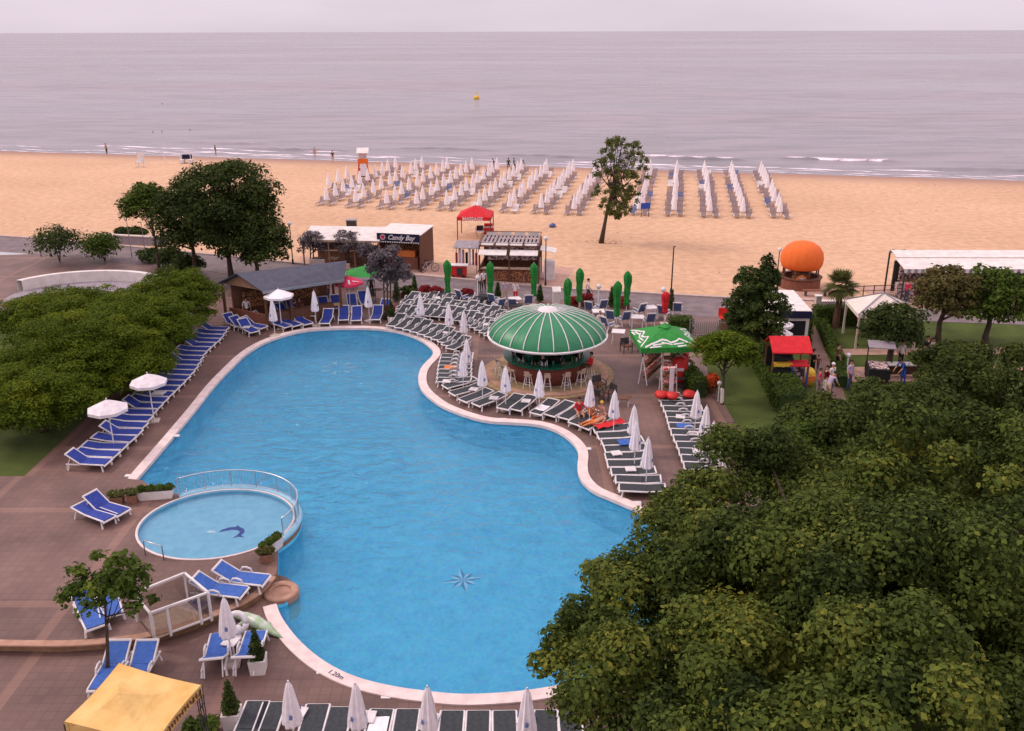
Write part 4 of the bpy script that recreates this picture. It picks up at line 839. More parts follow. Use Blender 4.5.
# big green square parasol with white drawing
q=P(665,324,3.15); gx=open_parasol('market_parasol',(q.x,q.y,0),R(4),2.25,2.35,.75,4,'green_canopy','large square green parasol with white scroll pattern over the souvenir stall',valance=.28,ribmat='grey_metal')
m5=MB()
for k in range(4):
    a=math.pi/2*k   # side centres in local frame
    u=Vector((math.cos(a),math.sin(a),0)); s=Vector((-u.y,u.x,0)); h=2.25*math.cos(math.pi/4)
    def pt(f,w): # f 0..1 outwards from the top
        z=2.35+.75*(1-f)+ (0.02 if f<1.01 else 0); 
        zz=3.10-(.75*.48)*(f/.5) if f<.5 else (2.35+.75*.52)-(.75*.52)*((f-.5)/.5)
        return u*(h*f)+s*w+Vector((0,0,zz+.012))
    zig=[(-1.1,.93),(-.8,.80),(-.55,.72),(-.3,.62),(-.1,.66),(.05,.76),(.3,.70),(.45,.60),(.7,.72),(.9,.84),(1.1,.94)]
    for (a0,f0),(a1,f1) in zip(zig,zig[1:]): m5.add([pt(f0,a0*h*.78),pt(f1,a1*h*.78),pt(f1+.07,a1*h*.78),pt(f0+.07,a0*h*.78)],[(0,1,2,3)])
    for (a0,a1,f0,f1) in [(-.75,-.2,.86,.80),(-.35,.1,.74,.86),(.15,.6,.84,.80),(.3,.7,.93,.90),(-.9,-.4,.95,.92)]: m5.add([pt(f0,a0*h*.78),pt(f1,a1*h*.78),pt(f1+.045,a1*h*.78),pt(f0+.06,a0*h*.78)],[(0,1,2,3)])
m5.build('scroll_pattern','white_cloth',gx)
m6=MB(); m6.lathe([(.42,3.02),(.02,3.22)],4); m6.build('vent_cap','green_canopy',gx)
# yellow pavilion canopy bottom left
A=P(119,663,2.45); B=P(201,685,2.45); Cc=P(152,748,2.45); D=A+Cc-B; top=P(116,693,3.15)
c0=(A+B+Cc+D)/4; c0.z=0
r=thing('yellow_canopy',c0,0,'yellow square canopy tent with a lettered edge at the bottom left corner','canopy tent')
T_=[v-c0 for v in (A,B,Cc,D)]; tp=P(118,693,2.85)-c0; mb=MB(); n=8
for i in range(4):
    a,b=T_[i],T_[(i+1)%4]; 
    for s in range(n):
        for t in range(n):
            def q_(s_,t_):
                e=a.lerp(b,s_/n); e=e+Vector((0,0,-0.0))-(a+b).normalized()*0 ; sag=.12*math.sin(math.pi*s_/n)*(t_/n); inward=(e-Vector((0,0,e.z)))*(-.05*math.sin(math.pi*s_/n)*(t_/n))
                return tp.lerp(e,t_/n)+Vector((0,0,-.16*math.sin(math.pi*t_/n)-sag*0))+inward
            if t==0: mb.add([q_(s,0),q_(s,1),q_(s+1,1)],[(0,1,2)])
            else: mb.add([q_(s,t),q_(s,t+1),q_(s+1,t+1),q_(s+1,t)],[(0,1,2,3)])
mb.build('canopy','yellow_cloth',r,smooth=False)
for i in range(4):
    a,b=T_[i],T_[(i+1)%4]; m2=MB(); k=12; ins=lambda t:a.lerp(b,t)*1.0-(a.lerp(b,t)-Vector((0,0,2.45)))*(.05*math.sin(math.pi*t))
    for j in range(k):
        p0,p1=ins(j/k),ins((j+1)/k); dn=Vector((0,0,-.28)); out_=((a+b)/2); out_.z=0; out_.normalize(); o_=out_*.01
        m2.add([p0+o_,p1+o_,p1+dn+o_,p0+dn+o_],[(0,1,2,3)])
    m2.build('valance','yellow_cloth',r)
m7=MB(); a,b=T_[1],T_[2]; outn=(a+b)/2; outn.z=0; outn.normalize(); rr=random.Random(5)
for j in range(16):
    t=.06+.055*j; base_=a.lerp(b,t)-(a.lerp(b,t)-Vector((0,0,2.45)))*(.05*math.sin(math.pi*t))+outn*.025+Vector((0,0,-.14)); s=(b-a).normalized()
    w=.05; hh=rr.uniform(.05,.085)
    m7.bar(base_-s*w*.6+Vector((0,0,-hh)),base_-s*w*.4+Vector((0,0,hh)),.025); m7.bar(base_-s*w*.4+Vector((0,0,hh*rr.choice((1,0)))),base_+s*w*.7+Vector((0,0,hh*rr.choice((1,0,-1)))),.025)
m7.build('edge_lettering','wood_brown',r)
for i in range(4):
    a=T_[i]*.96; m8=MB()
    for dx,dy in ((-.06,-.06),(.06,-.06),(.06,.06),(-.06,.06)): m8.bar((a.x+dx,a.y+dy,0),(a.x+dx,a.y+dy,2.4),.02)
    for z in np.arange(.3,2.3,.35): m8.bar((a.x-.06,a.y-.06,z),(a.x+.06,a.y+.06,z+.17),.015); m8.bar((a.x+.06,a.y-.06,z),(a.x-.06,a.y+.06,z+.17),.015)
    m8.build('post','dark_metal',r)
# ------------------------------------------------------------------ round bar with green dome
bar=thing('round_bar',(BC.x,BC.y,.16),0,'round poolside bar under a large green ribbed dome','bar')
mb=MB(); mb.lathe([(2.15,0),(2.2,.02),(2.2,1.0)],48); mb.build('counter','brick_counter',bar,smooth=True)
mb=MB(); mb.lathe([(1.75,1.02),(1.75,1.09),(2.42,1.09),(2.42,1.0),(1.9,1.0)],48); mb.build('countertop','bar_glass_green',bar,smooth=False)
DZ=2.2; DR_=3.24
def dome_pt(t,a,k=1.0):  # t 0 rim ..1 top
    rr=DR_*math.cos(t*math.pi/2)**.92; z=DZ+1.46*math.sin(t*math.pi/2)**1.12
    return Vector((rr*k*math.cos(a),rr*k*math.sin(a),z+(k-1)*2))
NR=25; mb=MB(); vs=[]; T=[i/9*.90 for i in range(10)]
for t in T:
    for k in range(NR*3): 
        a=2*math.pi*k/(NR*3); vs.append(dome_pt(t,a,1-.010*(math.sin((k%3)/3*math.pi) if k%3 else 0)))
n3=NR*3
mb.add(vs,[(i*n3+k,i*n3+(k+1)%n3,(i+1)*n3+(k+1)%n3,(i+1)*n3+k) for i in range(9) for k in range(n3)])
m_=mat('dome_green',(.012,.20,.075),.42,(.010,.16,.06),2.0,spec=.5)
mb.build('dome','dome_green',bar,smooth=True)
for k in range(NR):
    a=2*math.pi*k/NR; m2=MB(); m2.tube([dome_pt(t,a,1.006) for t in T],.028,5); m2.build('rib','white_plastic',bar)
mb=MB(); mb.lathe([(3.20,DZ-.02),(3.30,DZ-.03),(3.32,DZ+.05),(3.22,DZ+.08)],72); mb.build('rim','white_plastic',bar)
ztop=dome_pt(T[-1],0).z; mb=MB(); mb.lathe([(.60,ztop-.05),(.52,ztop+.04),(.3,ztop+.11),(.01,ztop+.14)],24); mb.build('cap','white_plastic',bar,smooth=True)
for k in range(8):
    a=2*math.pi*k/8+.35; m2=MB(); m2.cyl((2.0*math.cos(a),2.0*math.sin(a),1.05),(2.25*math.cos(a),2.25*math.sin(a),DZ+.3),.035); m2.build('post','dark_metal',bar)
mb=MB(); mb.cyl((0,0,0),(0,0,1.9),.55,n=12); mb.build('core_cabinet','bar_glass_green',bar)
for k in range(10):
    a=2*math.pi*k/10; m2=MB(); m2.box(1.1*math.cos(a),1.1*math.sin(a),0,.6,.45,.95 if k%2 else 1.25,rz=a); m2.build('back_cabinet','black' if k%3 else 'bar_glass_green',bar)
rr=random.Random(12)
mb=MB()
for k in range(34):
    a=rr.uniform(3.2,6.2); q=rr.uniform(1.8,2.0); mb.mat(rr.choice((0,1,2))).cyl((q*math.cos(a),q*math.sin(a),1.09),(q*math.cos(a),q*math.sin(a),1.09+rr.uniform(.15,.3)),.035,.02,6)
o=mb.build('bottles',['bar_glass_green','goods','white_plastic'],bar); o['kind']='stuff'
def stool_proto():
    r=thing('bar_stool',(0,0,0)); mb=MB(); mb.box(0,0,.74,.36,.34,.045); mb.build('seat','wood_light',r)
    m2=MB(); m2.bar((0,.16,.78),(0,.2,1.02),.3,.03); m2.build('backrest','wood_light',r)
    for x in (-1,1):
        for y in (-1,1): m3=MB(); m3.cyl((x*.1,y*.1,.75),(x*.21,y*.21,0),.02,.02,6); m3.build('leg','white_metal',r)
    m4=MB(); z=.28; c=[(-.17,-.17,z),(.17,-.17,z),(.17,.17,z),(-.17,.17,z)]
    for i in range(4): m4.cyl(c[i],c[(i+1)%4],.014,n=5)
    m4.build('foot_ring','white_metal',r); return Proto(r)
SP=stool_proto()
for i,(a,lab) in enumerate([(205,'bar stool on the left flank of the counter'),(222,'bar stool behind the closed parasol at the plinth rim'),(246,'bar stool left of the front middle of the counter'),(268,'bar stool right behind the middle closed parasol'),(290,'bar stool at the front right of the counter'),(310,'bar stool next to the seated guest in red'),(328,'bar stool carrying the guest in red'),(186,'bar stool furthest left at the counter')]):
    t=R(a); SP.put((BC.x+2.72*math.cos(t),BC.y+2.72*math.sin(t),.16),t-math.pi/2,lab,'bar stool','stools round the green bar')
# ------------------------------------------------------------------ slate roofed bar, left
A=Vector((-15.75,55.0,2.6)); B=Vector((-11.1,57.9,2.6)); R1=Vector((-17.75,56.4,3.45)); R2=Vector((-11.2,59.7,3.45)); L1=Vector((-19.3,57.1,2.6)); L2=Vector((-12.4,61.9,2.6))
o0=Vector((-15.3,58.3,0)); r=thing('poolside_pavilion',o0,0,'open sided bar pavilion with a dark slate-blue pitched roof','pavilion')
q=lambda v:v-o0
mb=MB(); mb.slab([q(A),q(B),q(R2),q(R1)],.07); mb.slab([q(R1),q(R2),q(L2),q(L1)],.07); mb.build('roof','roof_slate',r)
mb=MB(); mb.bar(q(A)-Vector((0,0.03,.06)),q(B)-Vector((0,.03,.06)),.06,.16); mb.build('fascia','grey_metal',r)
mb=MB(); ins=Vector((.35,.25,-.09)); mb.add([q(A)+ins+Vector((-.1,.1,0)),q(L1)+ins,q(R1)+ins+Vector((.0,0,-.02))],[(0,1,2)]); mb.build('gable','wood_tan',r)
for k,(p,tt) in enumerate([(A,0),(A.lerp(B,.33),0),(A.lerp(B,.66),0),(B,0),(L1,0),(L2,0)]):
    m2=MB(); c=q(p)+(Vector((0,0,0))-q(p))*.08; m2.box(c.x,c.y,0,.16,.16,2.52); m2.build('post','wood_brown',r)
mb=MB(); mb.bar(q(A)*.78+Vector((0,0,-2.6*.78+.5)),q(B)*.78+Vector((0,0,-2.6*.78+.5)),.5,1.0); mb.build('bar_counter','wood_brown',r)
mb=MB(); a_=q(L1)*.8; b_=q(L2)*.8; a_.z=b_.z=1.2; mb.bar(a_,b_,.15,2.4); mb.build('back_wall','wood_brown',r)
mb=MB(); a_=a_*.8; b_=b_*.8; a_.z=b_.z=1.35; mb.bar(a_,b_,.2,1.1); mb.build('bottle_shelves','goods',r)
mb=MB(); a_=q(L1)*.85; b_=q(A)*.85; a_.z=b_.z=.45; mb.bar(a_,b_,.12,.9); mb.build('side_parapet','wood_red',r)
for k in range(4):
    m2=MB(); c=q(A.lerp(B,.15+.23*k)); m2.cyl((c.x*.6,c.y*.6,.05),(c.x*.6,c.y*.6,.75),.04); m2.cyl((c.x*.6,c.y*.6,.75),(c.x*.6,c.y*.6,.79),.35,n=10); m2.build('table','wood_brown',r)
# curved white parapet building on the far left
cc=Vector((-27.4,55.5,0)); r=thing('curved_pavilion',cc,0,'low building with a curved whitish parapet at the left edge','building')
mb=MB(); k=28; vs=[]
for i in range(k+1):
    a=R(20+140*i/k); ca,sa=math.cos(a),math.sin(a)
    for rr_,z in ((5.2,0),(5.2,2.9),(4.75,2.9),(4.75,2.15)): vs.append((rr_*ca*1.0,rr_*sa*.78,z))
mb.add(vs,[(4*i+j,4*i+4+j,4*i+5+j,4*i+1+j) for i in range(k) for j in range(3)]); mb.build('parapet','plaster_white',r,smooth=False)
mb=MB(); mb.add([(4.76*math.cos(R(360*i/40)),3.75*math.sin(R(360*i/40)),2.2) for i in range(40)],[tuple(range(40))]); mb.build('roof','roof_grey',r)
mb=MB(); mb.lathe([(4.7,0),(4.7,2.1)],40); mb.v=[(x,y*.76,z) for x,y,z in mb.v]; mb.build('wall','plaster',r)
# ------------------------------------------------------------------ beach restaurant with white awning
o0=Vector((-13.6,71.2,0)); r=thing('beach_restaurant',o0,R(-6),'open beach restaurant under a long cream-white awning with a scalloped edge','restaurant')
m_=mb=MB()
for i in range(8):
    x0,x1=-3.2+i*.8,-3.2+(i+1)*.8-.004; 
    mb.slab([(x0,-.6,2.45),(x1,-.6,2.45),(x1-.0,2.2,3.0),(x0+.0,2.2,3.0)],.04)
mb.slab([(-3.2,2.2,3.0),(3.2,2.2,3.0),(3.2,3.4,2.7),(-3.2,3.4,2.7)],.04)
mb.build('awning','plaster_white',r)
mb=MB()
for i in range(32):
    x=-3.2+.2*i; mb.add([(x,-.61,2.44),(x+.19,-.61,2.44),(x+.19,-.61,2.3),(x+.1,-.61,2.24),(x,-.61,2.3)],[(0,1,2,3,4)])
mb.build('valance','wood_light',r)
for x in (-3.1,-1,1.1,3.1):
    for y in (-.5,3.2): m2=MB(); m2.box(x,y,0,.1,.1,2.42 if y<0 else 2.7); m2.build('post','wood_tan',r)
mb=MB(); mb.box(0,3.0,0,6.1,.12,1.3); mb.build('back_wall','wood_tan',r)
mb=MB(); mb.box(-.3,1.6,0,4.2,.6,1.1); mb.build('counter','wood_tan',r)
mb=MB(); mb.box(-.3,1.25,1.25,4.2,.08,.9); mb.build('menu_boards','goods_mixed',r)
for k,(x,y) in enumerate([(-2.2,.2),(-.9,.4),(.6,.1),(1.9,.4)]):
    m2=MB(); m2.box(x,y,.72,.8,.8,.04); m2.cyl((x,y,0),(x,y,.72),.05); m2.build('table','wood_light' if k%2 else 'wood_brown',r)
mb=MB(); mb.box(-1.9,-.9,0,1.2,.3,.9); mb.build('planter_wall','plaster',r)
b=P(346,287); t=thing('menu_board',b,R(8),'pale yellow standing menu board with small pictures beside the restaurant','sign'); mb=MB(); mb.box(0,0,.3,.75,.06,1.5); mb.build('board','wood_light',t); mb=MB()
for i in range(4): mb.box(-.18+.36*(i%2),-.04,.55+.5*(i//2),.25,.02,.3)
mb.build('pictures','goods',t)
for x in (-.3,.3): m2=MB(); m2.box(x,0,0,.06,.2,.3); m2.build('leg','wood_brown',t)
b=P(352,230,0); t=thing('litter_bin',b,0,'dark square bin standing on the sand behind the white awning','bin'); mb=MB(); mb.box(0,0,0,.9,.7,.95); mb.build('body','dark_metal',t); mb=MB(); mb.box(0,0,.955,.98,.78,.08); mb.build('lid','grey_metal',t)
# sweet shop kiosk
o0=Vector((-8.95,70.3,0)); r=thing('sweet_shop',o0,R(-12.8),'beach sweet shop kiosk with a navy name sign and brown slatted side','kiosk')
w=1.75; d=3.4; h=2.95
mb=MB(); 
for i in range(14): mb.box(w,.12+i*(d/14),0,.05,d/14-.03,h)
mb.build('slatted_side','wood_brown',r)
mb=MB(); 
for i in range(14): mb.box(-w,.12+i*(d/14),0,.05,d/14-.03,h)
mb.build('slatted_side','wood_brown',r)
mb=MB(); mb.box(0,d,0,2*w,.06,h); mb.build('back_wall','wood_red',r)
mb=MB(); mb.slab([(-w-.1,-.05,h+.06),(w+.1,-.05,h+.06),(w+.1,d+.1,h+.16),(-w-.1,d+.1,h+.16)],.08); mb.build('roof','plaster_white',r)
mb=MB(); mb.box(0,-.08,2.42,2*w,.06,.62); mb.build('sign_board','navy',r)
text_mesh('Candy Bay',.52,.012,'white_plastic','sign_lettering',r,(.22,-.125,2.72),(R(90),0,0),shear=.35,bold=.012)
mb=MB(); mb.lathe([(.0005,0),(.22,0),(.22,.03)],20); mb.v=[(x-1.28,-.115-z,y+2.73) for x,y,z in mb.v]; mb.build('sign_logo','white_plastic',r)
mb=MB(); mb.lathe([(.0005,0),(.15,0),(.15,.045)],20); mb.v=[(x-1.28,-.12-z,y+2.73) for x,y,z in mb.v]; mb.build('sign_logo_centre','pink_cloth',r)
mb=MB()
for i in range(18): mb.add([(-w+i*.195,-.12,2.40),(-w+(i+1)*.195,-.12,2.40),(-w+(i+.5)*.195,-.12,2.27)],[(0,1,2)])
mb.build('pennants','plaster_white',r)
mb=MB(); mb.box(0,.9,0,2.6,.5,1.0); mb.build('counter','wood_red',r)
mb=MB(); mb.box(-.2,2.2,.2,2.8,.3,1.9); mb.build('sweet_shelves','goods',r)
mb=MB(); mb.box(.3,.9,1.01,1.5,.4,.5); mb.build('sweet_jars','orange_cloth',r)
for x in (-w,w): m2=MB(); m2.box(x,-.02,0,.1,.1,h); m2.build('post','wood_brown',r)
b=P(441,246); 
t=thing('bicycle_rack_bikes',P(429,272),R(20),'bicycle leaning at the right corner of the sweet shop','bicycle')
mb=MB()
def wheel(x):
    m2=MB(); pts=[(x+.33*math.cos(a),0,.34+.33*math.sin(a)) for a in [2*math.pi*i/16 for i in range(17)]]; m2.tube(pts,.022,5)
    for i in range(6): a=math.pi*i/6; m2.bar((x-.32*math.cos(a),0,.34-.32*math.sin(a)),(x+.32*math.cos(a),0,.34+.32*math.sin(a)),.008)
    m2.build('wheel','black',t)
wheel(-.52); wheel(.52); t.name='bicycle'
mb.tube([(-.52,0,.34),(-.12,0,.32),(.35,0,.85),(-.2,0,.8),(-.12,0,.32)],.018,5); mb.tube([(-.52,0,.34),(-.2,0,.8),(-.22,0,.95)],.016,5); mb.tube([(.52,0,.34),(.36,0,.95),(.42,-.05,1.02)],.018,5); mb.build('frame','white_metal',t)
mb=MB(); mb.box(-.22,0,.94,.24,.12,.05); mb.build('saddle','black',t); mb=MB(); mb.bar((.36,-.25,1.02),(.36,.25,1.02),.025); mb.build('handlebar','dark_metal',t)
# beach bar kiosk
o0=Vector((-.1,67.6,0)); r=thing('beach_bar_kiosk',o0,R(-5),'beach bar kiosk with a grey slatted frame roof and two white front awnings','kiosk')
mb=MB()
for i in range(15): mb.box(-2.1+i*.3,.6,2.93,.18,3.4,.04)
mb.build('roof_slats','roof_grey',r)
mb=MB()
for y in (-1.1,.05,1.2,2.3): mb.box(0,y,2.8,4.6,.09,.12)
for x in (-2.25,-1.1,0,1.1,2.25): mb.box(x,.6,2.80,.08,3.5,.118)
for x in (-2.25,2.25): mb.bar((x,-1.1,3.1),(x,2.3,3.25),.05); 
mb.bar((-2.25,2.3,3.25),(2.25,2.3,3.25),.05); mb.bar((-2.25,-1.1,3.1),(2.25,-1.1,3.1),.05)
mb.build('roof_frame','wood_brown',r)
mb=MB()
for i in range(4): mb.box(-1.65+i*1.1,2.33,2.95,.85,.03,.25)
for i in range(4): mb.box(-1.65+i*1.1,-.95,2.98,.9,.5,.03,rx=.25)
mb.build('white_panels','plaster_white',r)
for x in (-2.25,0,2.25):
    for y in (-1.1,2.3): m2=MB(); m2.box(x,y,0,.1,.1,2.8); m2.build('post','wood_brown',r)
for x in (-1.2,1.15): m2=MB(); m2.slab([(x-1.05,-1.85,2.35),(x+1.05,-1.85,2.35),(x+1.05,-1.15,2.6),(x-1.05,-1.15,2.6)],.04); m2.build('front_awning','plaster_white',r)
mb=MB(); mb.slab([(2.3,-.6,2.5),(3.5,-.6,2.3),(3.5,1.0,2.3),(2.3,1.0,2.5)],.04); mb.build('side_awning','plaster_white',r)
for i in range(4): m2=MB(); m2.box(-1.65+i*1.1,-.9,.02,1.02,.08,1.02); m2.build('counter_panel','wood_red',r); m3=MB(); m3.box(-1.65+i*1.1,-.955,.18,.8,.03,.7); m3.build('menu_panel','goods',r)
mb=MB(); mb.box(0,-.85,1.06,4.6,.55,.06); mb.build('countertop','wood_light',r)
mb=MB(); mb.box(0,2.2,0,4.4,.08,2.7); mb.build('back_wall','wood_brown',r)
mb=MB(); mb.box(0,1.6,1.2,3.8,.5,1.0); mb.build('bottle_shelf','goods_mixed',r)
mb=MB(); mb.box(2.2,.6,0,.08,3.2,1.3); mb.build('side_wall','roof_grey',r); mb=MB(); mb.box(-2.2,.6,0,.08,3.2,1.3); mb.build('side_wall','wood_brown',r)
mb=MB(); mb.box(3.0,.3,0,.8,.7,1.5); mb.build('fridge','white_plastic',r)
t=thing('clothes_stall',P(468,272),R(-5),'small stall with hanging pink and white beachwear left of the beach bar','stall')
mb=MB(); 
for x in (-.8,.8):
    for y in (-.7,.7): mb.bar((x,y,0),(x,y,2.2),.05)
mb.build('frame','dark_metal',t); mb=MB(); mb.slab([(-1,-.9,2.15),(1,-.9,2.15),(1,.9,2.35),(-1,.9,2.35)],.05); mb.build('canopy','roof_grey',t)
for i in range(7): m2=MB(); m2.box(-.8+.26*i,-.6+.15*(i%2),.7,.17,.12,1.0+.25*((i*5)%3),rz=.5*((i*3)%4)); m2.build('garment',['pink_cloth','white_cloth','shirt_lilac','black','white_cloth','mesh_slate','pink_cloth'][i],t)
t=thing('ice_cream_cart',P(459,277),R(-4),'red vending counter with a white top beside the clothes stall','cart'); mb=MB(); mb.box(0,0,.1,1.2,.6,.85); mb.build('body','red_plastic',t); mb=MB(); mb.box(0,0,.955,1.5,.75,.06); mb.build('top','white_plastic',t)
for x in (-.4,.4): m2=MB(); m2.cyl((x,-.32,.12),(x,-.27,.12),.12,n=10); m2.build('wheel','black',t)
mb=MB(); mb.box(.1,-.33,.2,.45,.04,.6); mb.build('front_panel','dark_metal',t)
# red massage tent
q=P(475,206.5,2.75); o0=Vector((-3.35,83.2,0)); r=thing('massage_tent',o0,R(-4),'red pop-up massage tent with a lettered valance on the sand','tent')
hw=1.55; zt=2.1; mb=MB(); c4=[(-hw,-hw,zt),(hw,-hw,zt),(hw,hw,zt),(-hw,hw,zt)]
for i in range(4): mb.add([c4[i],c4[(i+1)%4],(0,0,2.95)],[(0,1,2)])
mb.build('canopy','red_cloth',r)
for i in range(4):
    a=Vector(c4[i]); b=Vector(c4[(i+1)%4]); m2=MB(); m2.add([a,b,b+Vector((0,0,-.32)),a+Vector((0,0,-.32))],[(0,1,2,3)]); m2.build('valance','red_cloth',r)
    m3=MB(); m3.cyl((a.x*.98,a.y*.98,0),(a.x*.98,a.y*.98,zt),.045,n=6); m3.build('leg','wood_brown',r)
text_mesh('MASSAGE',.44,.008,'white_plastic','lettering',r,(-.1,-hw-.02,zt-.16),(R(90),0,0),bold=.01)
t=thing('massage_couch',o0+Vector((.35,-.1,0)),R(6),'padded massage couch with dark headboard under the red tent','couch'); mb=MB(); mb.box(0,0,.6,.7,1.8,.1); mb.build('cushion','white_cloth',t); mb=MB(); mb.box(0,-.6,.72,.6,.08,.45); mb.build('headboard','black',t)
for x in (-.28,.28):
    for y in (-.8,.8): m2=MB(); m2.bar((x,y,0),(x,y,.6),.05); m2.build('leg','grey_metal',t)
b=P(488.5,233.5); t=thing('drinks_cooler',b,0,'small red cool box on the sand beside the massage tent','cooler'); mb=MB(); mb.box(0,0,0,.95,.6,.6); mb.build('body','red_plastic',t); mb=MB(); mb.box(0,0,.605,1.0,.64,.12); mb.build('lid','white_plastic',t); mb=MB(); mb.box(0,0,.73,.8,.5,.22); mb.build('towels','red_cloth',t)
# ------------------------------------------------------------------ lifeguard tower
b=P(364,182); r=thing('lifeguard_tower',b,R(10),'orange and white lifeguard tower above the beach parasols','lifeguard tower')
for x in (-1,1):
    for y in (-1,1): m2=MB(); m2.bar((x*.75,y*.75,0),(x*.48,y*.48,2.4),.16); m2.build('leg','red_plastic',r)
mb=MB(); 
for z,k in ((.8,.66),(1.6,.57)):
    c=[(-k,-k,z),(k,-k,z),(k,k,z),(-k,k,z)]
    for i in range(4): mb.bar(c[i],c[(i+1)%4],.12)
mb.build('crossbars','dark_metal',r)
mb=MB(); mb.box(0,0,2.4,1.25,1.25,.1); mb.build('platform','orange_cloth',r)
mb=MB(); mb.box(0,-.62,2.5,1.2,.05,.5); mb.box(.62,0,2.5,.05,1.2,.4); mb.box(-.62,0,2.5,.05,1.2,.4); mb.build('railing','orange',r)
mb=MB(); mb.box(0,-.72,.9,.75,.05,1.4,rx=-.16); mb.build('front_board','white_cloth',r)
for x in (-.5,.5):
    for y in (-.5,.5): m2=MB(); m2.bar((x,y,2.5),(x,y,3.95),.06); m2.build('roof_post','white_metal',r)
mb=MB(); mb.slab([(-.75,-.85,3.75),(.75,-.85,3.75),(.85,.85,4.2),(-.65,.85,4.2)],.08); mb.build('roof','plaster_white',r)
mb=MB(); mb.box(0,.5,2.9,1.1,.04,1.0); mb.build('back_panel','white_cloth',r)
mb=MB(); mb.box(-.15,.3,2.5,.5,.5,.5); mb.build('seat','white_plastic',r)
# ------------------------------------------------------------------ beach parasols and loungers
mb=MB(); mb.cyl((0,0,0),(0,0,2.1),.03,n=5); mb.mat(1).lathe([(.06,.55),(.27,.58),(.25,.8),(.15,1.4),(.11,1.7),(.04,2.05),(.01,2.1)],10,wob=lambda t,i:1+.12*math.sin(5*t))
root=thing('beach_parasol',(0,0,0)); 
pm=MB(); pm.cyl((0,0,0),(0,0,2.1),.03,n=5); pm.build('pole','white_metal',root)
pm=MB(); pm.lathe([(.06,.55),(.32,.58),(.29,.8),(.19,1.4),(.13,1.7),(.06,2.0),(.01,2.1)],10,wob=lambda t,i:1+.12*math.sin(5*t)); pm.build('canopy','parasol_white',root)
BP=Proto(root)
def beach_lounger(back):
    root=thing('beach_lounger',(0,0,0)); mb=MB()
    for s in (-1,1): mb.bar((s*.3,-.95,.28),(s*.3,.3,.28),.055,.09)
    for (x,y) in ((-1,-.7),(1,-.7),(-1,.7),(1,.7)): mb.bar((x*.3,y,0),(x*.3,y,.28),.06)
    for s in (-1,1): mb.bar((s*.3,.3,.26),(s*.3,.95,.22),.05)
    mb.build('frame','white_plastic',root)
    mb=MB()
    for i in range(8): mb.box(0,-.86+i*.15,.31,.56,.11,.02)
    mb.build('seat_slats',back,root)
    mb=MB(); 
    for i in range(4): t=.1+i*.16; mb.box(0,.3+t*.75,.30+t*.72,.56,.12,.02,rx=.78)
    for s in (-1,1): mb.bar((s*.29,.3,.29),(s*.29,.8,.82),.05)
    mb.build('backrest',back,root); return Proto(root)
mat('lounger_mauve',(.30,.215,.21),.8,(.2,.14,.14),6)
BL=[beach_lounger('lounger_mauve'),beach_lounger('white_plastic'),beach_lounger('mesh_slate')]
rows_=[(779.6,217),(742,216.5),(708.6,216),(673,215),(640,214),(574,214),(542,212.5),(510,211.5),(478.7,210.5),(448,209.5),(416,209),(386.4,208),(355.6,206.5),(326,204.5)]
names=['rightmost beach row']+['beach row %s from the right'%ORD[i] for i in range(1,5)]+['beach row just left of the airy tree']+['beach row %s left of the airy tree'%ORD[i] for i in range(1,7)]+['second row from the left end','far left long row']
names[12]='beach row next to the leftmost long one'; names[13]='leftmost long beach row'
axis=(P(704,60)-P(779.6,217)); axis.z=0; axis.normalize(); perp=Vector((axis.y,-axis.x,0)); az=math.atan2(axis.y,axis.x)-math.pi/2
nb=0
for ri,(x,y) in enumerate(rows_):
    s=P(x,y); nn=10; far_t=27.5 if ri<6 else 27.0
    if ri==13: far_t=25.5
    for k in range(nn):
        c=s+axis*(far_t*k/(nn-1))+Vector((rnd.uniform(-.12,.12),rnd.uniform(-.12,.12),0))
        BP.put(c,rnd.uniform(0,6),'closed white parasol %s from promenade, %s'%(ORD[k],names[ri]),'beach parasol','closed parasols on the beach')
        for sd_,nm in ((-1,'left'),(1,'right')):
            if nb>=300: break
            if rnd.random()<.06: continue
            q=c+perp*sd_*.62+axis*(rnd.uniform(-.1,.2)-.25); pr=BL[rnd.choices((0,1,2),(9,1,.5))[0]]
            pr.put(q,az+rnd.uniform(-.08,.08)+(math.pi if rnd.random()<0 else 0),'%s lounger at %s parasol from promenade, %s'%(nm,ORD[k],names[ri]),'beach lounger','loungers under the beach parasols'); nb+=1
s=P(329,190)
for k in range(3):
    c=s+axis*(3.2*k); BP.put(c,0,'closed white parasol, %s in the short outermost left beach row'%ORD[k],'beach parasol','closed parasols on the beach')
    BL[0].put(c+perp*.6-axis*.25,az,'beach lounger by the %s parasol of the short outermost left row'%ORD[k],'beach lounger','loungers under the beach parasols')
b=P(645,217); t=thing('notice_board',b,R(12),'blue notice board at the near end of the row right of the airy tree','sign'); mb=MB(); mb.box(0,0,.85,1.0,.06,.6); mb.build('panel','blue_cloth',t)
for x in (-.4,.4): m2=MB(); m2.box(x,.05,0,.06,.06,1.4); m2.build('leg','dark_metal',t)
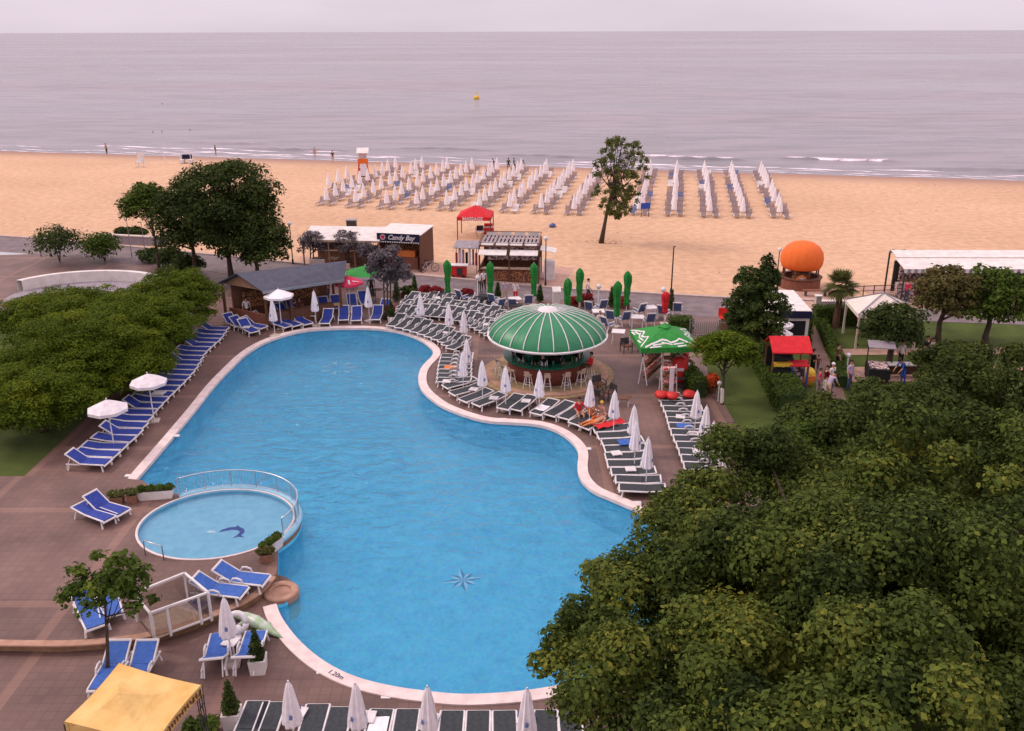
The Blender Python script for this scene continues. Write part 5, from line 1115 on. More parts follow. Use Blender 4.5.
# small things near the water
def frame_goal(px,py,lab,rz=0,w=3.0,h=2.0,group=None):
    t=thing('volleyball_posts',P(px,py),rz,lab,'goal frame',group)
    for x in (-w/2,w/2): m2=MB(); m2.cyl((x,0,0),(x,0,h),.06,n=6); m2.build('post','white_metal',t)
    m3=MB(); m3.bar((-w/2,0,h*.85),(w/2,0,h*.85),.05); m3.bar((-w/2,0,h*.6),(w/2,0,h*.6),.04); m3.build('net','white_cloth',t)
frame_goal(155,164,'pale posts with a net by the shoreline on the left')
t=thing('pedal_boat',P(187,162.5),R(10),'white pedal boat drawn up at the shoreline behind the dark trees','pedal boat'); mb=MB(); mb.box(-.6,0,0,.5,2.2,.5); mb.box(.6,0,0,.5,2.2,.5); mb.build('hull','white_plastic',t); mb=MB(); mb.box(0,.3,.5,1.4,.6,.12); mb.box(0,.6,.6,1.4,.12,.5); mb.build('seat','navy',t); mb=MB(); mb.bar((-.7,-.9,.4),(-.7,-.9,1.7),.08); mb.bar((.7,-.9,.4),(.7,-.9,1.7),.08); mb.build('posts','white_metal',t)
t=thing('rescue_chair',P(140,167),R(-10),'low white lifeguard chair on the sand at the far left','chair'); mb=MB(); mb.box(0,0,.7,.9,.8,.12); mb.build('seat','white_plastic',t); mb=MB(); mb.box(0,.35,.8,.9,.1,1.2); mb.build('backrest','white_plastic',t)
for x in (-.4,.4):
    for y in (-.35,.35): m2=MB(); m2.bar((x,y,0),(x,y,.75),.08); m2.build('leg','white_metal',t)
# buoy
b=P(476.5,99,-.36); t=thing('buoy',b,0,'yellow buoy floating on the open sea','buoy'); t.scale=(.6,.6,.6); mb=MB(); mb.lathe([(.02,-.6),(1.2,-.3),(1.5,.4),(1.15,1.2),(.4,1.7),(.02,1.75)],14); mb.build('float','yellow_paint',t,smooth=True); mb=MB(); mb.cyl((0,0,1.7),(0,0,3.2),.12); mb.lathe([(.02,3.1),(.35,3.2),(.02,3.7)],8); mb.build('topmark','yellow_paint',t)
# ------------------------------------------------------------------ orange dome kiosk
q=P(803,290); r=thing('orange_kiosk',(q.x,q.y+1.0,0),0,'juice kiosk shaped like a giant orange on a dark counter base','kiosk')
mb=MB(); k=20; prof=[(1.1,1.42),(1.36,1.52),(1.50,1.85),(1.53,2.2),(1.44,2.65),(1.18,3.05),(.78,3.32),(.3,3.45),(.01,3.47)]; mb.lathe(prof,96,wob=lambda t,i:1+.02*abs(math.sin(8*t))); mb.build('orange_shell','orange',r,smooth=True)
mb=MB(); mb.lathe([(1.15,1.40),(.01,1.41)],24); mb.build('ceiling','wood_brown',r)
mb=MB(); mb.lathe([(1.5,0),(1.5,.75),(1.2,.78),(1.2,0)],28); mb.build('counter','wood_red',r)
mb=MB(); mb.lathe([(1.22,.78),(1.58,.78),(1.6,.84),(1.22,.86)],28); mb.build('countertop','wood_brown',r)
for i in range(8): a=i*math.pi/4+.2; m2=MB(); m2.bar((1.3*math.cos(a),1.3*math.sin(a),.8),(1.3*math.cos(a),1.3*math.sin(a),1.55),.09); m2.build('post','wood_brown',r)
mb=MB(); mb.cyl((0,0,0),(0,0,1.35),.6,n=12); mb.build('juice_machine','goods',r)
t=thing('life_ring_sign',P(800,290.5),0,'round white and orange sign leaning below the giant orange','sign'); mb=MB(); mb.lathe([(.26,0),(.40,0),(.40,.06),(.26,.06),(.26,0)],20); mb.v=[(x,-z,y+.75) for x,y,z in mb.v]; mb.build('ring','orange_cloth',t); mb=MB(); mb.lathe([(.001,.02),(.25,.02),(.25,.05)],20); mb.v=[(x,-z,y+.75) for x,y,z in mb.v]; mb.build('disc','white_plastic',t); mb=MB(); mb.box(0,.03,0,.08,.05,.8); mb.build('stake','wood_brown',t)
t=thing('low_bench',P(815,296),0,'orange-brown bench in front of the giant orange kiosk','bench'); mb=MB(); mb.box(0,0,.4,1.8,.4,.06); mb.build('seat','wood_red',t)
for x in (-.7,.7): m2=MB(); m2.box(x,0,0,.08,.35,.4); m2.build('leg','dark_metal',t)
# white container kiosk
r=thing('container_kiosk',(16.95,53.3,0),R(-3),'long white container kiosk with a navy front edge','kiosk')
mb=MB(); mb.box(0,0,0,1.7,4.4,2.35); mb.build('wall','plaster_white',r); mb=MB(); mb.box(0,0,2.352,1.85,4.6,.1); mb.build('roof','plaster_white',r); mb=MB(); mb.box(0,-2.31,2.0,1.85,.05,.42); mb.build('fascia','navy',r); mb=MB(); mb.box(0,-2.215,.9,1.3,.03,.9); mb.build('serving_hatch','black',r); mb=MB(); mb.box(.87,.4,.2,.03,.9,1.9); mb.build('door','roof_grey',r)
# red stall
r=thing('red_roofed_stall',(14.75,45.2,0),R(-2),'play stall with a crimson roof and black and yellow striped shelves','stall')
mb=MB(); mb.slab([(-1.05,-.75,2.15),(1.05,-.75,2.15),(1.05,.25,2.75),(-1.05,.25,2.75)],.07); mb.slab([(-1.05,.25,2.75),(1.05,.25,2.75),(1.05,1.1,2.2),(-1.05,1.1,2.2)],.07); mb.build('roof','red_cloth',r)
for x in (-.95,.95):
    for y in (-.6,.95): m2=MB(); m2.box(x,y,0,.07,.07,2.14); m2.build('post','wood_red',r)
for k in range(5): m2=MB(); m2.box(-.4,-.52,.35+.33*k,1.0,.3,.16); m2.build('shelf','yellow_paint' if k%2 else 'black',r)
mb=MB(); mb.box(-.3,.6,0,1.4,.08,2.0); mb.build('back_wall','black',r)
mb=MB(); mb.box(.5,-.2,.3,.6,.3,1.2); mb.build('display','goods_mixed',r)
r=thing('toy_cart',P(796,389),R(-3),'small cart with a flat red roof below the red stall','cart'); mb=MB(); mb.slab([(-.5,-.35,1.45),(.5,-.35,1.45),(.5,.35,1.55),(-.5,.35,1.55)],.06); mb.build('roof','red_cloth',r)
for x in (-.4,.4):
    for y in (-.28,.28): m2=MB(); m2.box(x,y,0,.06,.06,1.42); m2.build('post','blue_cloth',r)
mb=MB(); mb.box(0,0,.4,.8,.55,.08); mb.build('tray','wood_brown',r)
r=thing('yellow_ride',P(806,384),R(10),'yellow barrel shaped toy ride on the garden path','toy ride'); mb=MB(); mb.lathe([(.01,0),(.36,.02),(.44,.35),(.42,.75),(.3,.9),(.01,.92)],16); mb.build('body','yellow_paint',r,smooth=True); mb=MB(); mb.box(0,-.40,.3,.5,.12,.3); mb.build('panel','orange_cloth',r)
# cream pavilion
o0=Vector((22.45,52.4,0)); r=thing('cream_pavilion',o0,R(-6),'cream square pavilion tent with grey roof seams in the garden','tent')
c4=[(-1.75,-1.6,2.2),(1.75,-1.6,2.2),(1.75,1.6,2.2),(-1.75,1.6,2.2)]; mb=MB()
for i in range(4): mb.add([c4[i],c4[(i+1)%4],(0,0,3.15)],[(0,1,2)])
mb.build('canopy','cream_cloth',r)
for i in range(4):
    m2=MB(); m2.bar(Vector(c4[i])+Vector((0,0,.02)),(0,0,3.17),.07); m2.build('seam','grey_metal',r)
    a=Vector(c4[i]); b=Vector(c4[(i+1)%4]); m2=MB(); m2.add([a,b,b+Vector((0,0,-.22)),a+Vector((0,0,-.22))],[(0,1,2,3)]); m2.build('valance','cream_cloth',r); m3=MB(); m3.cyl((a.x*.97,a.y*.97,0),(a.x*.97,a.y*.97,2.2),.05); m3.build('post','cream_grille',r); m4=MB(); m4.add([(a.x*.96,a.y*.96,0),(a.x*.96,a.y*.96,2.1),(a.x*.90,a.y*.94,2.1),(a.x*.93,a.y*.95,1.0),(a.x*.91,a.y*.94,0)],[(0,1,2,3,4)]); m4.build('curtain','cream_cloth',r)
# right restaurant
o0=Vector((31.0,61.4,0)); r=thing('striped_awning_restaurant',o0,R(-1),'dark fronted beach restaurant with two stacked white awnings at the right edge','restaurant')
mb=MB(); mb.slab([(-3.9,-1.0,2.55),(7,-1.0,2.55),(7,.7,2.9),(-3.9,.7,2.9)],.05); mb.build('lower_awning','plaster_white',r)
mb=MB(); mb.slab([(-3.7,1.0,2.9),(7,1.0,2.9),(7,2.2,3.15),(-3.7,2.2,3.15)],.05); mb.build('upper_awning','plaster_white',r)
mb=MB()
for i in range(44): x=-3.9+i*.234; mb.mat(i%2).add([(x,-1.01,2.54),(x+.23,-1.01,2.54),(x+.23,-1.01,2.3),(x+.115,-1.01,2.24),(x,-1.01,2.3)],[(0,1,2,3,4)])
mb.build('valance',['plaster_white','roof_grey'],r)
for x in (-3.8,-1,2.4,5.8): 
    for y in (-.9,2.1): m2=MB(); m2.box(x,y,0,.1,.1,2.5 if y<0 else 3.0); m2.build('post','dark_metal',r)
mb=MB(); mb.box(1.9,2.5,0,10.2,.1,2.3); mb.build('back_wall','dark_metal',r); mb=MB(); mb.box(.9,1.6,0,7.5,.6,1.1); mb.build('counter','wood_brown',r); mb=MB(); mb.box(.9,2.2,.9,7.5,.3,1.3); mb.build('shelves','goods_mixed',r)
mb=MB(); mb.box(-3.4,-.3,0,1.2,.5,1.4); mb.build('flower_display','goods_mixed',r)
t=thing('boundary_rail',P(868,296),R(7),'thin brown rail fence on the sand left of the white-awning restaurant','fence')
for i in range(6): m2=MB(); m2.box(-2+.8*i,0,0,.06,.06,.8); m2.build('post','wood_brown',t)
mb=MB(); mb.bar((-2,0,.75),(2,0,.75),.05); mb.bar((-2,0,.4),(2,0,.4),.04); mb.build('rail','wood_brown',t)
# black cart and white table on the patio
r=thing('barbecue_cart',P(876,381),R(-12),'black cart with a pale lean-to roof on the brown patio','cart'); mb=MB(); mb.box(0,0,.35,1.1,1.4,.55); mb.build('body','black',r); mb=MB(); mb.box(0,0,.905,.95,1.2,.05); mb.build('grill_top','goods_mixed',r); mb=MB(); mb.slab([(-.5,.5,1.75),(.9,.5,1.75),(.9,1.2,1.95),(-.5,1.2,1.95)],.05); mb.build('roof','roof_grey',r)
for x in (-.45,.85): m2=MB(); m2.box(x,.9,0,.06,.06,1.74); m2.build('post','dark_metal',r)
for x in (-.45,.45):
    for y in (-.5,.5): m2=MB(); m2.cyl((x-.04,y,.2),(x+.04,y,.2),.2,n=10); m2.build('wheel','black',r)
r=thing('long_table',P(902,377),R(-2),'long white buffet table on the patio','table'); mb=MB(); mb.box(0,0,.74,3.6,.55,.06); mb.build('tabletop','plaster_white',r)
for x in (-1.6,0,1.6): m2=MB(); m2.box(x,0,0,.08,.45,.74); m2.build('leg','wood_brown',r)
mb=MB(); mb.box(0,.15,.1,3.2,.04,.5); mb.build('back_panel','wood_brown',r)
# fence by the lawn
a=P(689,337); b=P(748,337.5); c=(a+b)/2; r=thing('picket_fence',c,0,'low grey metal picket fence behind the small lawn tree','fence'); L=(b-a).length; mb=MB()
k=int(L/.13)
for i in range(k): mb.bar((-L/2+i*L/k,0,.05),(-L/2+i*L/k,0,1.05),.03)
mb.build('pickets','grey_metal',r); mb=MB(); mb.bar((-L/2,0,.95),(L/2,0,.95),.04); mb.bar((-L/2,0,.15),(L/2,0,.15),.04); mb.build('rail','grey_metal',r)
for x in (-L/2,0,L/2): m2=MB(); m2.box(x,0,0,.08,.08,1.15); m2.build('post','grey_metal',r)
r=thing('red_bench',P(727,328),0,'red slatted bench table beyond the grey picket fence','bench'); mb=MB(); mb.box(0,0,.7,1.1,.7,.06); mb.build('top','red_plastic',r); mb=MB(); mb.box(0,-.3,0,1.0,.05,.68); mb.build('side_panel','wood_red',r); mb=MB(); mb.box(0,.35,.75,1.1,.05,.5); mb.build('backrest','red_plastic',r)
# ------------------------------------------------------------------ souvenir stall
for i,(px,py,a,w,lab,mt) in enumerate([(651,378,62,2.4,'long slanting rack of red and white souvenirs on the left of the big green parasol','goods_red'),(671,382,8,1.0,'upright rack of mixed red goods below the big green parasol','goods'),(668,394,10,.8,'nearest narrow rack of souvenirs at the end of the stall','goods_red')]):
    r=thing('display_rack',P(px,py),R(a),lab,'display rack','souvenir racks'); mb=MB(); 
    for x in (-w/2,w/2): mb.bar((x,-.2,0),(x,.1,1.6),.05); mb.bar((x,.3,0),(x,.1,1.6),.05)
    mb.build('frame','white_metal',r)
    for k in range(4): m2=MB(); m2.box(0,-.06+.03*k,.35+.33*k,w-.08,.26,.16); m2.build('shelf_of_goods',mt if k%2 else ('goods' if mt!='goods' else 'goods_red'),r)
r=thing('drinks_machine',P(679,383),R(-6),'rounded red drinks machine beside the souvenir racks','vending machine'); mb=MB(); mb.lathe([(.01,.1),(.38,.1),(.42,.3),(.42,1.3),(.3,1.5),(.01,1.55)],18); mb.build('body','red_plastic',r,smooth=True); mb=MB(); mb.box(0,-.42,.85,.35,.05,.16); mb.build('window','white_plastic',r); mb=MB(); mb.lathe([(.01,0),(.36,0),(.36,.1)],16); mb.build('base','black',r)
t=thing('advert_column',P(670.5,399),0,'slim white standing banner at the near end of the souvenir stall','banner'); mb=MB(); mb.box(0,0,.06,.22,.05,1.7); mb.build('panel','white_cloth',t); mb=MB(); mb.box(0,0,0,.35,.3,.05); mb.build('foot','grey_metal',t)
t=thing('folding_chair',P(688,384),R(30),'folding chair with a grey-blue seat by the souvenir stall','chair'); mb=MB(); mb.box(0,0,.42,.45,.42,.04); mb.build('seat','mesh_slate',t); mb=MB(); mb.box(0,.24,.5,.45,.04,.4,rx=-.2); mb.build('backrest','white_cloth',t)
for s in (-1,1): m2=MB(); m2.bar((s*.22,-.22,0),(s*.22,.22,.45),.03); m2.bar((s*.22,.22,0),(s*.22,-.22,.45),.03); m2.build('leg','grey_metal',t)
t=thing('wire_trolley',P(680,389),0,'dark wire trolley in front of the red drinks machine','trolley'); mb=MB(); mb.box(0,0,.25,.5,.4,.04); mb.box(0,0,.6,.5,.4,.03); mb.build('shelf','dark_metal',t)
for x in (-.23,.23):
    for y in (-.18,.18): m2=MB(); m2.bar((x,y,0),(x,y,.8),.025); m2.build('leg','dark_metal',t)
for i,(px,py,lab) in enumerate([(661,397,'left red air cushion on the first lawn-side lounger'),(672,398,'flat middle red cushion on the first lawn-side lounger'),(689,396.5,'right red air cushion on the first lawn-side lounger')]):
    r=thing('red_cushion',P(px,py,.42),rnd.uniform(-.3,.3),lab,'cushion','red cushions'); mb=MB(); mb.lathe([(.01,0),(.30,.03),(.36,.14),(.26,.28),(.01,.32)],14,wob=lambda t,k:1+.1*math.sin(3*t+i)); mb.build('cover','red_plastic',r,smooth=True)
# flower ball on the lawn
b=P(711.5,392); r=thing('flower_tub',b,0,'orange-red flower ball in a tub on the lawn','flower tub'); mb=MB(); mb.lathe([(.01,0),(.22,0),(.3,.35),(.27,.35)],12); mb.build('tub','wood_brown',r); crown([(0,0,.62,.38,.38,.36)],1400,.12,'leaf_orange',r,3,name='flowers',fill=.1)
# ------------------------------------------------------------------ lamps
def lamp(px,py,h,lab,globe='white_plastic',pole='dark_metal',gr=.18,rp=.05,double=False,name='street_lamp',arm=0):
    r=thing(name,P(px,py),0,lab,'lamp','lamp posts'); mb=MB(); mb.cyl((0,0,0),(0,0,h),rp,rp*.7,n=8); mb.cyl((0,0,0),(0,0,.4),rp*1.7); mb.build('pole',pole,r)
    if globe: 
        m2=MB(); m2.sphere(arm,0,h+gr*.6,gr); m2.build('globe',globe,r,smooth=True)
    if double:
        for s in (-1,1): m2=MB(); m2.bar((0,0,h-.1),(s*.35,0,h+.05),.05); m2.build('arm',pole,r); m3=MB(); m3.lathe([(.3,h-.02),(.2,h+.14),(.01,h+.2)],12,s*.4,0); m3.build('lamp_head','dark_metal',r)
    elif arm==0 and globe is None:
        m2=MB(); m2.bar((0,0,h-.02),(.0,-.6,h+.1),.07); m2.build('lamp_head','dark_metal',r)
    return r
def zat(px,py_top,base):   # height whose top shows at py_top
    b=P(*base); lo,hi=0,14
    for _ in range(40):
        m=(lo+hi)/2; q=P(px,py_top,m)
        if q.y>b.y: lo=m
        else: hi=m
    return m
lamp(671,294,zat(671,246,(671,294)),'tall dark lamp mast on the promenade kerb in front of the open sand',None,rp=.06)
lamp(293,264,zat(290,225,(293,264)),'dark lamp post with a white globe behind the slate roofed bar')
lamp(777,277,zat(780,251,(777,277)),'dark lamp post with a white globe left of the giant orange')
lamp(893,291,zat(896,252,(893,291)),'dark double-headed lamp post at the right-hand restaurant',None,double=True)
lamp(545.5,287,zat(545.7,240,(545.5,287)),'thin dark lamp post with a white globe at the beach bar corner')
lamp(478,306,zat(477,279,(478,306)),'white lamp post with a small globe among the dark loungers','white_plastic','white_metal',.16)
lamp(598,311,zat(598,288,(598,311)),'white lamp post with a small globe behind the right side of the dome','white_plastic','white_metal',.18)
lamp(662,314,zat(663,291,(662,314)),'white lamp post with a small globe beside the folded red parasol','white_plastic','white_metal',.18)
lamp(846,375,1.1,'short white-globed bollard lamp on the patio lawn','white_plastic','plaster_white',.13,name='garden_lamp')
lamp(132,257,zat(129,214,(132,257)),'left thin grey mast in front of the lighter tree',None,'grey_metal',rp=.035)
lamp(147,264,zat(144,222,(147,264)),'right thin grey mast in front of the lighter tree',None,'grey_metal',rp=.035)
for px,py,lab in [(687,381.5,'small globe light in the hedge by the souvenir stall'),(704,371,'small globe light under the small lawn tree'),(731,337,'small globe light by the picket fence'),(781,384,'left small globe light on the long hedge'),(785,389,'right small globe light on the long hedge'),(718,401,'small globe light beside the lawn-side parasols')]:
    r=thing('garden_light',P(px,py),0,lab,'garden light','small globe lights'); mb=MB(); mb.cyl((0,0,0),(0,0,.9),.025); mb.build('stem','white_metal',r); mb=MB(); mb.sphere(0,0,1.0,.12); mb.build('globe','white_plastic',r,smooth=True)
# white pillar and low wall
r=thing('white_pillar',P(556,306),R(8),'slanted white pillar box behind the top of the dome','pillar'); mb=MB(); mb.box(0,0,0,.45,.4,1.05,ry=0); mb.build('body','plaster_white',r); mb=MB(); mb.slab([(-.3,-.25,1.1),(.3,-.25,1.1),(.36,.3,1.32),(-.24,.3,1.32)],.12); mb.build('hood','plaster_white',r)
a=P(106,243); b=P(166,246); c=(a+b)/2; r=thing('low_wall',c,math.atan2((b-a).y,(b-a).x),'low concrete wall between the sand and the promenade at the far left','wall'); L=(b-a).length; mb=MB(); mb.box(0,0,0,L,.4,.75); mb.build('wall_body','roof_grey',r); mb=MB(); mb.box(0,0,.752,L+.1,.5,.08); mb.build('coping','plaster',r)
a=P(816,309); b=P(852,309); c=(a+b)/2; r=thing('low_wall',c,0,'low pale wall behind the fan palm','wall'); L=(b-a).length; mb=MB(); mb.box(0,0,0,L,.25,.55); mb.build('wall_body','roof_grey',r); mb=MB(); mb.box(0,0,.552,L+.06,.34,.07); mb.build('coping','plaster_white',r)
r=thing('gate_post',P(816,318),0,'pale grey gate post at the head of the garden path','post'); mb=MB(); mb.box(0,0,0,.35,.35,1.5); mb.build('body','plaster',r); mb=MB(); mb.box(0,0,1.502,.45,.45,.08); mb.build('cap','plaster_white',r)
# ------------------------------------------------------------------ bins, planters near the pool
def planter(px,py,w,d,h,rz,lab,plant='conifer',z=0,pot='plaster_white'):
    r=thing('planter',P(px,py,z),rz,lab,'planter','planters round the pool'); mb=MB()
    v=[(-w/2*.86,-d/2*.86,0),(w/2*.86,-d/2*.86,0),(w/2*.86,d/2*.86,0),(-w/2*.86,d/2*.86,0),(-w/2,-d/2,h),(w/2,-d/2,h),(w/2,d/2,h),(-w/2,d/2,h),(-w/2+.05,-d/2+.05,h),(w/2-.05,-d/2+.05,h),(w/2-.05,d/2-.05,h),(-w/2+.05,d/2-.05,h),(-w/2+.05,-d/2+.05,h-.08),(w/2-.05,-d/2+.05,h-.08),(w/2-.05,d/2-.05,h-.08),(-w/2+.05,d/2-.05,h-.08)]
    mb.add(v,[(0,1,5,4),(1,2,6,5),(2,3,7,6),(3,0,4,7),(3,2,1,0),(4,5,9,8),(5,6,10,9),(6,7,11,10),(7,4,8,11),(8,9,13,12),(9,10,14,13),(10,11,15,14),(11,8,12,15)]); mb.build('pot',pot,r)
    mb=MB(); mb.box(0,0,h-.12,w-.12,d-.12,.05); mb.build('soil','soil',r)
    if plant=='conifer': crown([(0,0,h+.02+.95*t,.26*(1-t*.8),.26*(1-t*.8),.16) for t in (.1,.3,.5,.7,.9)],2600,.07,'leaf_dark',r,int(px),name='conifer',low=-1,hollow=.8)
    elif plant: 
        k=max(3,int(w/.3)); crown([(-w/2+w*(i+.5)/k,0,h+.08,.2,d*.5,.17) for i in range(k)],900*k//2,.08,plant,r,int(px),name='foliage',low=-.2)
planter(259,671,.5,.5,.5,.1,'white planter with a dark cone conifer beside the bright blue lounger')
planter(233,725,.5,.5,.5,.1,'white planter with a dark cone conifer left of the nearest charcoal row')
planter(156.5,498,1.45,.36,.36,R(9),'long white planter with low green plants at the tip of the pool','leaf_mid',TZ)
planter(271,552,1.15,.34,.36,R(66),'long white planter on the right side of the paddling pool','leaf_mid',TZ)
planter(118,503,.5,.4,.32,R(5),'left square brown flower pot on the terrace','leaf_olive',TZ,'terracotta')
planter(133,502,.4,.4,.36,R(5),'right square brown flower pot on the terrace','leaf_olive',TZ,'terracotta')
planter(266.5,561,.45,.35,.32,R(15),'brown pot with dry plants behind the blue lounger at the paddling pool','leaf_brown',TZ,'terracotta')
planter(392,322,.5,.5,.4,0,'white planter with a small conifer at the foot of the silver-grey tree')
planter(388,315,1.0,.45,.4,.2,'brown planter box behind the silver-grey tree trunks','leaf_red',0,'wood_brown')
planter(203,738,.9,.7,.35,.2,'low planter with light green plants at the bottom edge beside the yellow canopy','leaf_mid',0,'wood_brown')
# paddling pool railing and handrail
r=thing('pool_railing',(KC.x,KC.y,TZ),0,'curved steel railing with thin bars round the far side of the paddling pool','railing'); A0,A1=-24,134; RR=3.1; r.scale=(1,KY,.9)
pts=lambda z,st=4:[(RR*math.cos(R(a)),RR*math.sin(R(a)),z) for a in range(A0,A1+1,st)]
mb=MB(); mb.tube(pts(.92),.03,6); mb.build('top_rail','steel',r,smooth=True); mb=MB(); mb.tube(pts(.16),.018,5); mb.build('bottom_rail','steel',r)
mb=MB(); k=0; a=A0
while a<=A1: mb.cyl((RR*math.cos(R(a)),RR*math.sin(R(a)),.15),(RR*math.cos(R(a)),RR*math.sin(R(a)),.92),.008,n=4); a+=2.1
mb.build('bars','steel',r)
for a in np.linspace(A0,A1,9): m2=MB(); m2.cyl((RR*math.cos(R(a)),RR*math.sin(R(a)),.03),(RR*math.cos(R(a)),RR*math.sin(R(a)),.92),.025,n=6); m2.build('post','steel',r)
a=P(145.5,555,TZ); b=P(164,560,TZ); r=thing('handrail',a,0,'short blue-grey handrail at the near left edge of the paddling pool','handrail'); d=b-a; mb=MB(); mb.tube([(0,0,0),(0,0,.55),(.05,0,.6),(d.x-.05,d.y,.6),(d.x,d.y,.55),(d.x,d.y,0)],.025,6); mb.build('rail','steel',r,smooth=True)
# glass balustrade round the stair opening
Z1=1.05
cs=[P(133,593.5,TZ+Z1),P(184.5,573,TZ+Z1),P(208,592.5,TZ+Z1),P(150,613,TZ+Z1)]; c0=sum(cs,Vector())/4; c0.z=TZ
r=thing('glass_balustrade',c0,0,'rectangular glass balustrade with a white top rail on the terrace','balustrade'); cs=[v-c0 for v in cs]
m_=bpy.data.materials.new('clear_glass'); m_.use_nodes=True; nn=m_.node_tree; nn.nodes.remove(nn.nodes['Principled BSDF']); tt=nn.nodes.new('ShaderNodeBsdfTransparent'); tt.inputs[0].default_value=(.80,.80,.80,1); gg=nn.nodes.new('ShaderNodeBsdfGlossy'); gg.inputs['Roughness'].default_value=.03; mi=nn.nodes.new('ShaderNodeMixShader'); mi.inputs[0].default_value=.08; nn.links.new(tt.outputs[0],mi.inputs[1]); nn.links.new(gg.outputs[0],mi.inputs[2]); nn.links.new(mi.outputs[0],nn.nodes['Material Output'].inputs[0]); M['clear_glass']=m_
for i in range(4):
    a,b=cs[i],cs[(i+1)%4]; m2=MB(); m2.bar(a,b,.07,.06); m2.build('top_rail','white_plastic',r)
    m3=MB(); m3.cyl((a.x,a.y,0),a,.05,n=8); m3.build('post','white_plastic',r)
    m4=MB(); m4.bar(a.lerp(b,.04)+Vector((0,0,-Z1*.52)),a.lerp(b,.96)+Vector((0,0,-Z1*.52)),.015,Z1*.85); m4.build('glass_pane','clear_glass',r)
for t_ in (.28,.82):
    a=cs[3].lerp(cs[2],t_); m3=MB(); m3.cyl((a.x,a.y,0),a,.045,n=8); m3.build('post','white_plastic',r)
a=cs[3].lerp(cs[2],.3); b=cs[2]; m2=MB(); m2.bar(Vector((a.x,a.y,.12)),Vector((b.x,b.y,.12)),.05); m2.build('bottom_rail','white_plastic',r)
mb=MB(); mb.add([(v.x*.9,v.y*.9,.012) for v in cs],[(0,1,2,3)]); o=mb.build('hatch_cover','wood_light',r)
# inflatables
r=thing('inflatable_crocodile',P(256,628),R(-32),'green and white inflatable pool animal lying behind the blue lounger','inflatable'); mb=MB(); mb.tube([(-.9,0,.16),(-.5,.05,.2),(0,0,.24),(.5,0,.2),(.9,.02,.1),(1.15,.04,.05)],.2,10,[.12,.17,.22,.17,.08,.02]); mb.build('body','leaf_pale',r,smooth=True) if 'leaf_pale' in M else (mat('inflatable_green',(.25,.4,.17),.3,(.5,.55,.48),3),mb.build('body','inflatable_green',r,smooth=True))
for sx,sy in ((-.4,.3),(-.4,-.3),(.35,.28),(.35,-.28)): m2=MB(); m2.tube([(sx,sy*.5,.14),(sx-.1,sy*1.3,.06)],.08,8,[.09,.05]); m2.build('leg','inflatable_green',r,smooth=True)
r=thing('swim_ring',P(238,634),0,'crumpled white swim ring leaning among the pool toys','swim ring'); mb=MB(); pts=[(.3*math.cos(a),.12*math.sin(a),.42+.28*math.sin(a)) for a in [2*math.pi*i/18 for i in range(19)]]; mb.tube(pts,.1,8); mb.build('ring','white_plastic',r,smooth=True)
r=thing('inflatable_toy',P(236,645),.4,'white inflatable toy with a rounded head between the two bright blue loungers','inflatable'); mb=MB(); mb.sphere(0,0,.22,.22,12,8,1.0); mb.sphere(.1,.05,.5,.16,12,8); mb.tube([(-.1,0,.3),(-.32,.1,.5)],.07,8); mb.build('body','white_plastic',r,smooth=True)
for i,(px,py,a) in enumerate([(321,671.5,20),(386,696.5,0),(104+37,0,0)][:2]): 
    r=thing('skimmer_lid',P(px,py),R(a),['white skimmer lid beside the painted depth mark','small skimmer lid between the second and third near parasols'][i],'lid','skimmer lids'); mb=MB(); mb.box(0,0,.0,.28,.2,.03); mb.build('lid','white_plastic',r)
for i,(px,py,lab) in enumerate([(587.5,449,'small white skimmer lid at the pool bend'),(637,503,'small white skimmer lid at the coping below the pool bend'),(176,436,'small white skimmer lid at the middle of the left coping'),(129,476,'small white skimmer lid at the left pool corner'),(503,419.5,'small white skimmer lid below the bar loungers')]):
    r=thing('skimmer_lid',P(px,py),0,lab,'lid','skimmer lids'); mb=MB(); mb.box(0,0,0,.34,.22,.035); mb.build('lid','white_plastic',r)
# ------------------------------------------------------------------ people
def person_mesh(bones,name):
    # bones: list of (parent, (x,y,z), radius, material)
    V=[b[1] for b in bones]; E=[(b[0],i) for i,b in enumerate(bones) if b[0] is not None]
    me=bpy.data.meshes.new('t'); me.from_pydata(V,E,[]); o=bpy.data.objects.new('t',me); COL.objects.link(o)
    md=o.modifiers.new('s','SKIN'); md.use_smooth_shade=True; sk=me.skin_vertices[0].data
    for i,b in enumerate(bones): rr_=b[2]; sk[i].radius=(rr_,rr_) if not isinstance(rr_,tuple) else rr_
    sk[0].use_root=True
    o.modifiers.new('u','SUBSURF').levels=1
    dg=bpy.context.evaluated_depsgraph_get(); dg.update(); m2=bpy.data.meshes.new_from_object(o.evaluated_get(dg)); bpy.data.objects.remove(o); m2.name=name
    m2.materials.clear()
    for k in ('skin','shirt_white','trousers','black'): m2.materials.append(M[k])
    segs=[(Vector(bones[b[0]][1]),Vector(b[1]),b[3]) for b in bones if b[0] is not None]
    for f in m2.polygons:
        c=f.center; best=9; bm_=0
        for a,b,mm_ in segs:
            ab=b-a; t=max(0,min(1,(c-a).dot(ab)/max(ab.length_squared,1e-9))); d=(c-a-ab*t).length
            if d<best: best=d; bm_=mm_
        f.material_index=bm_
    return m2
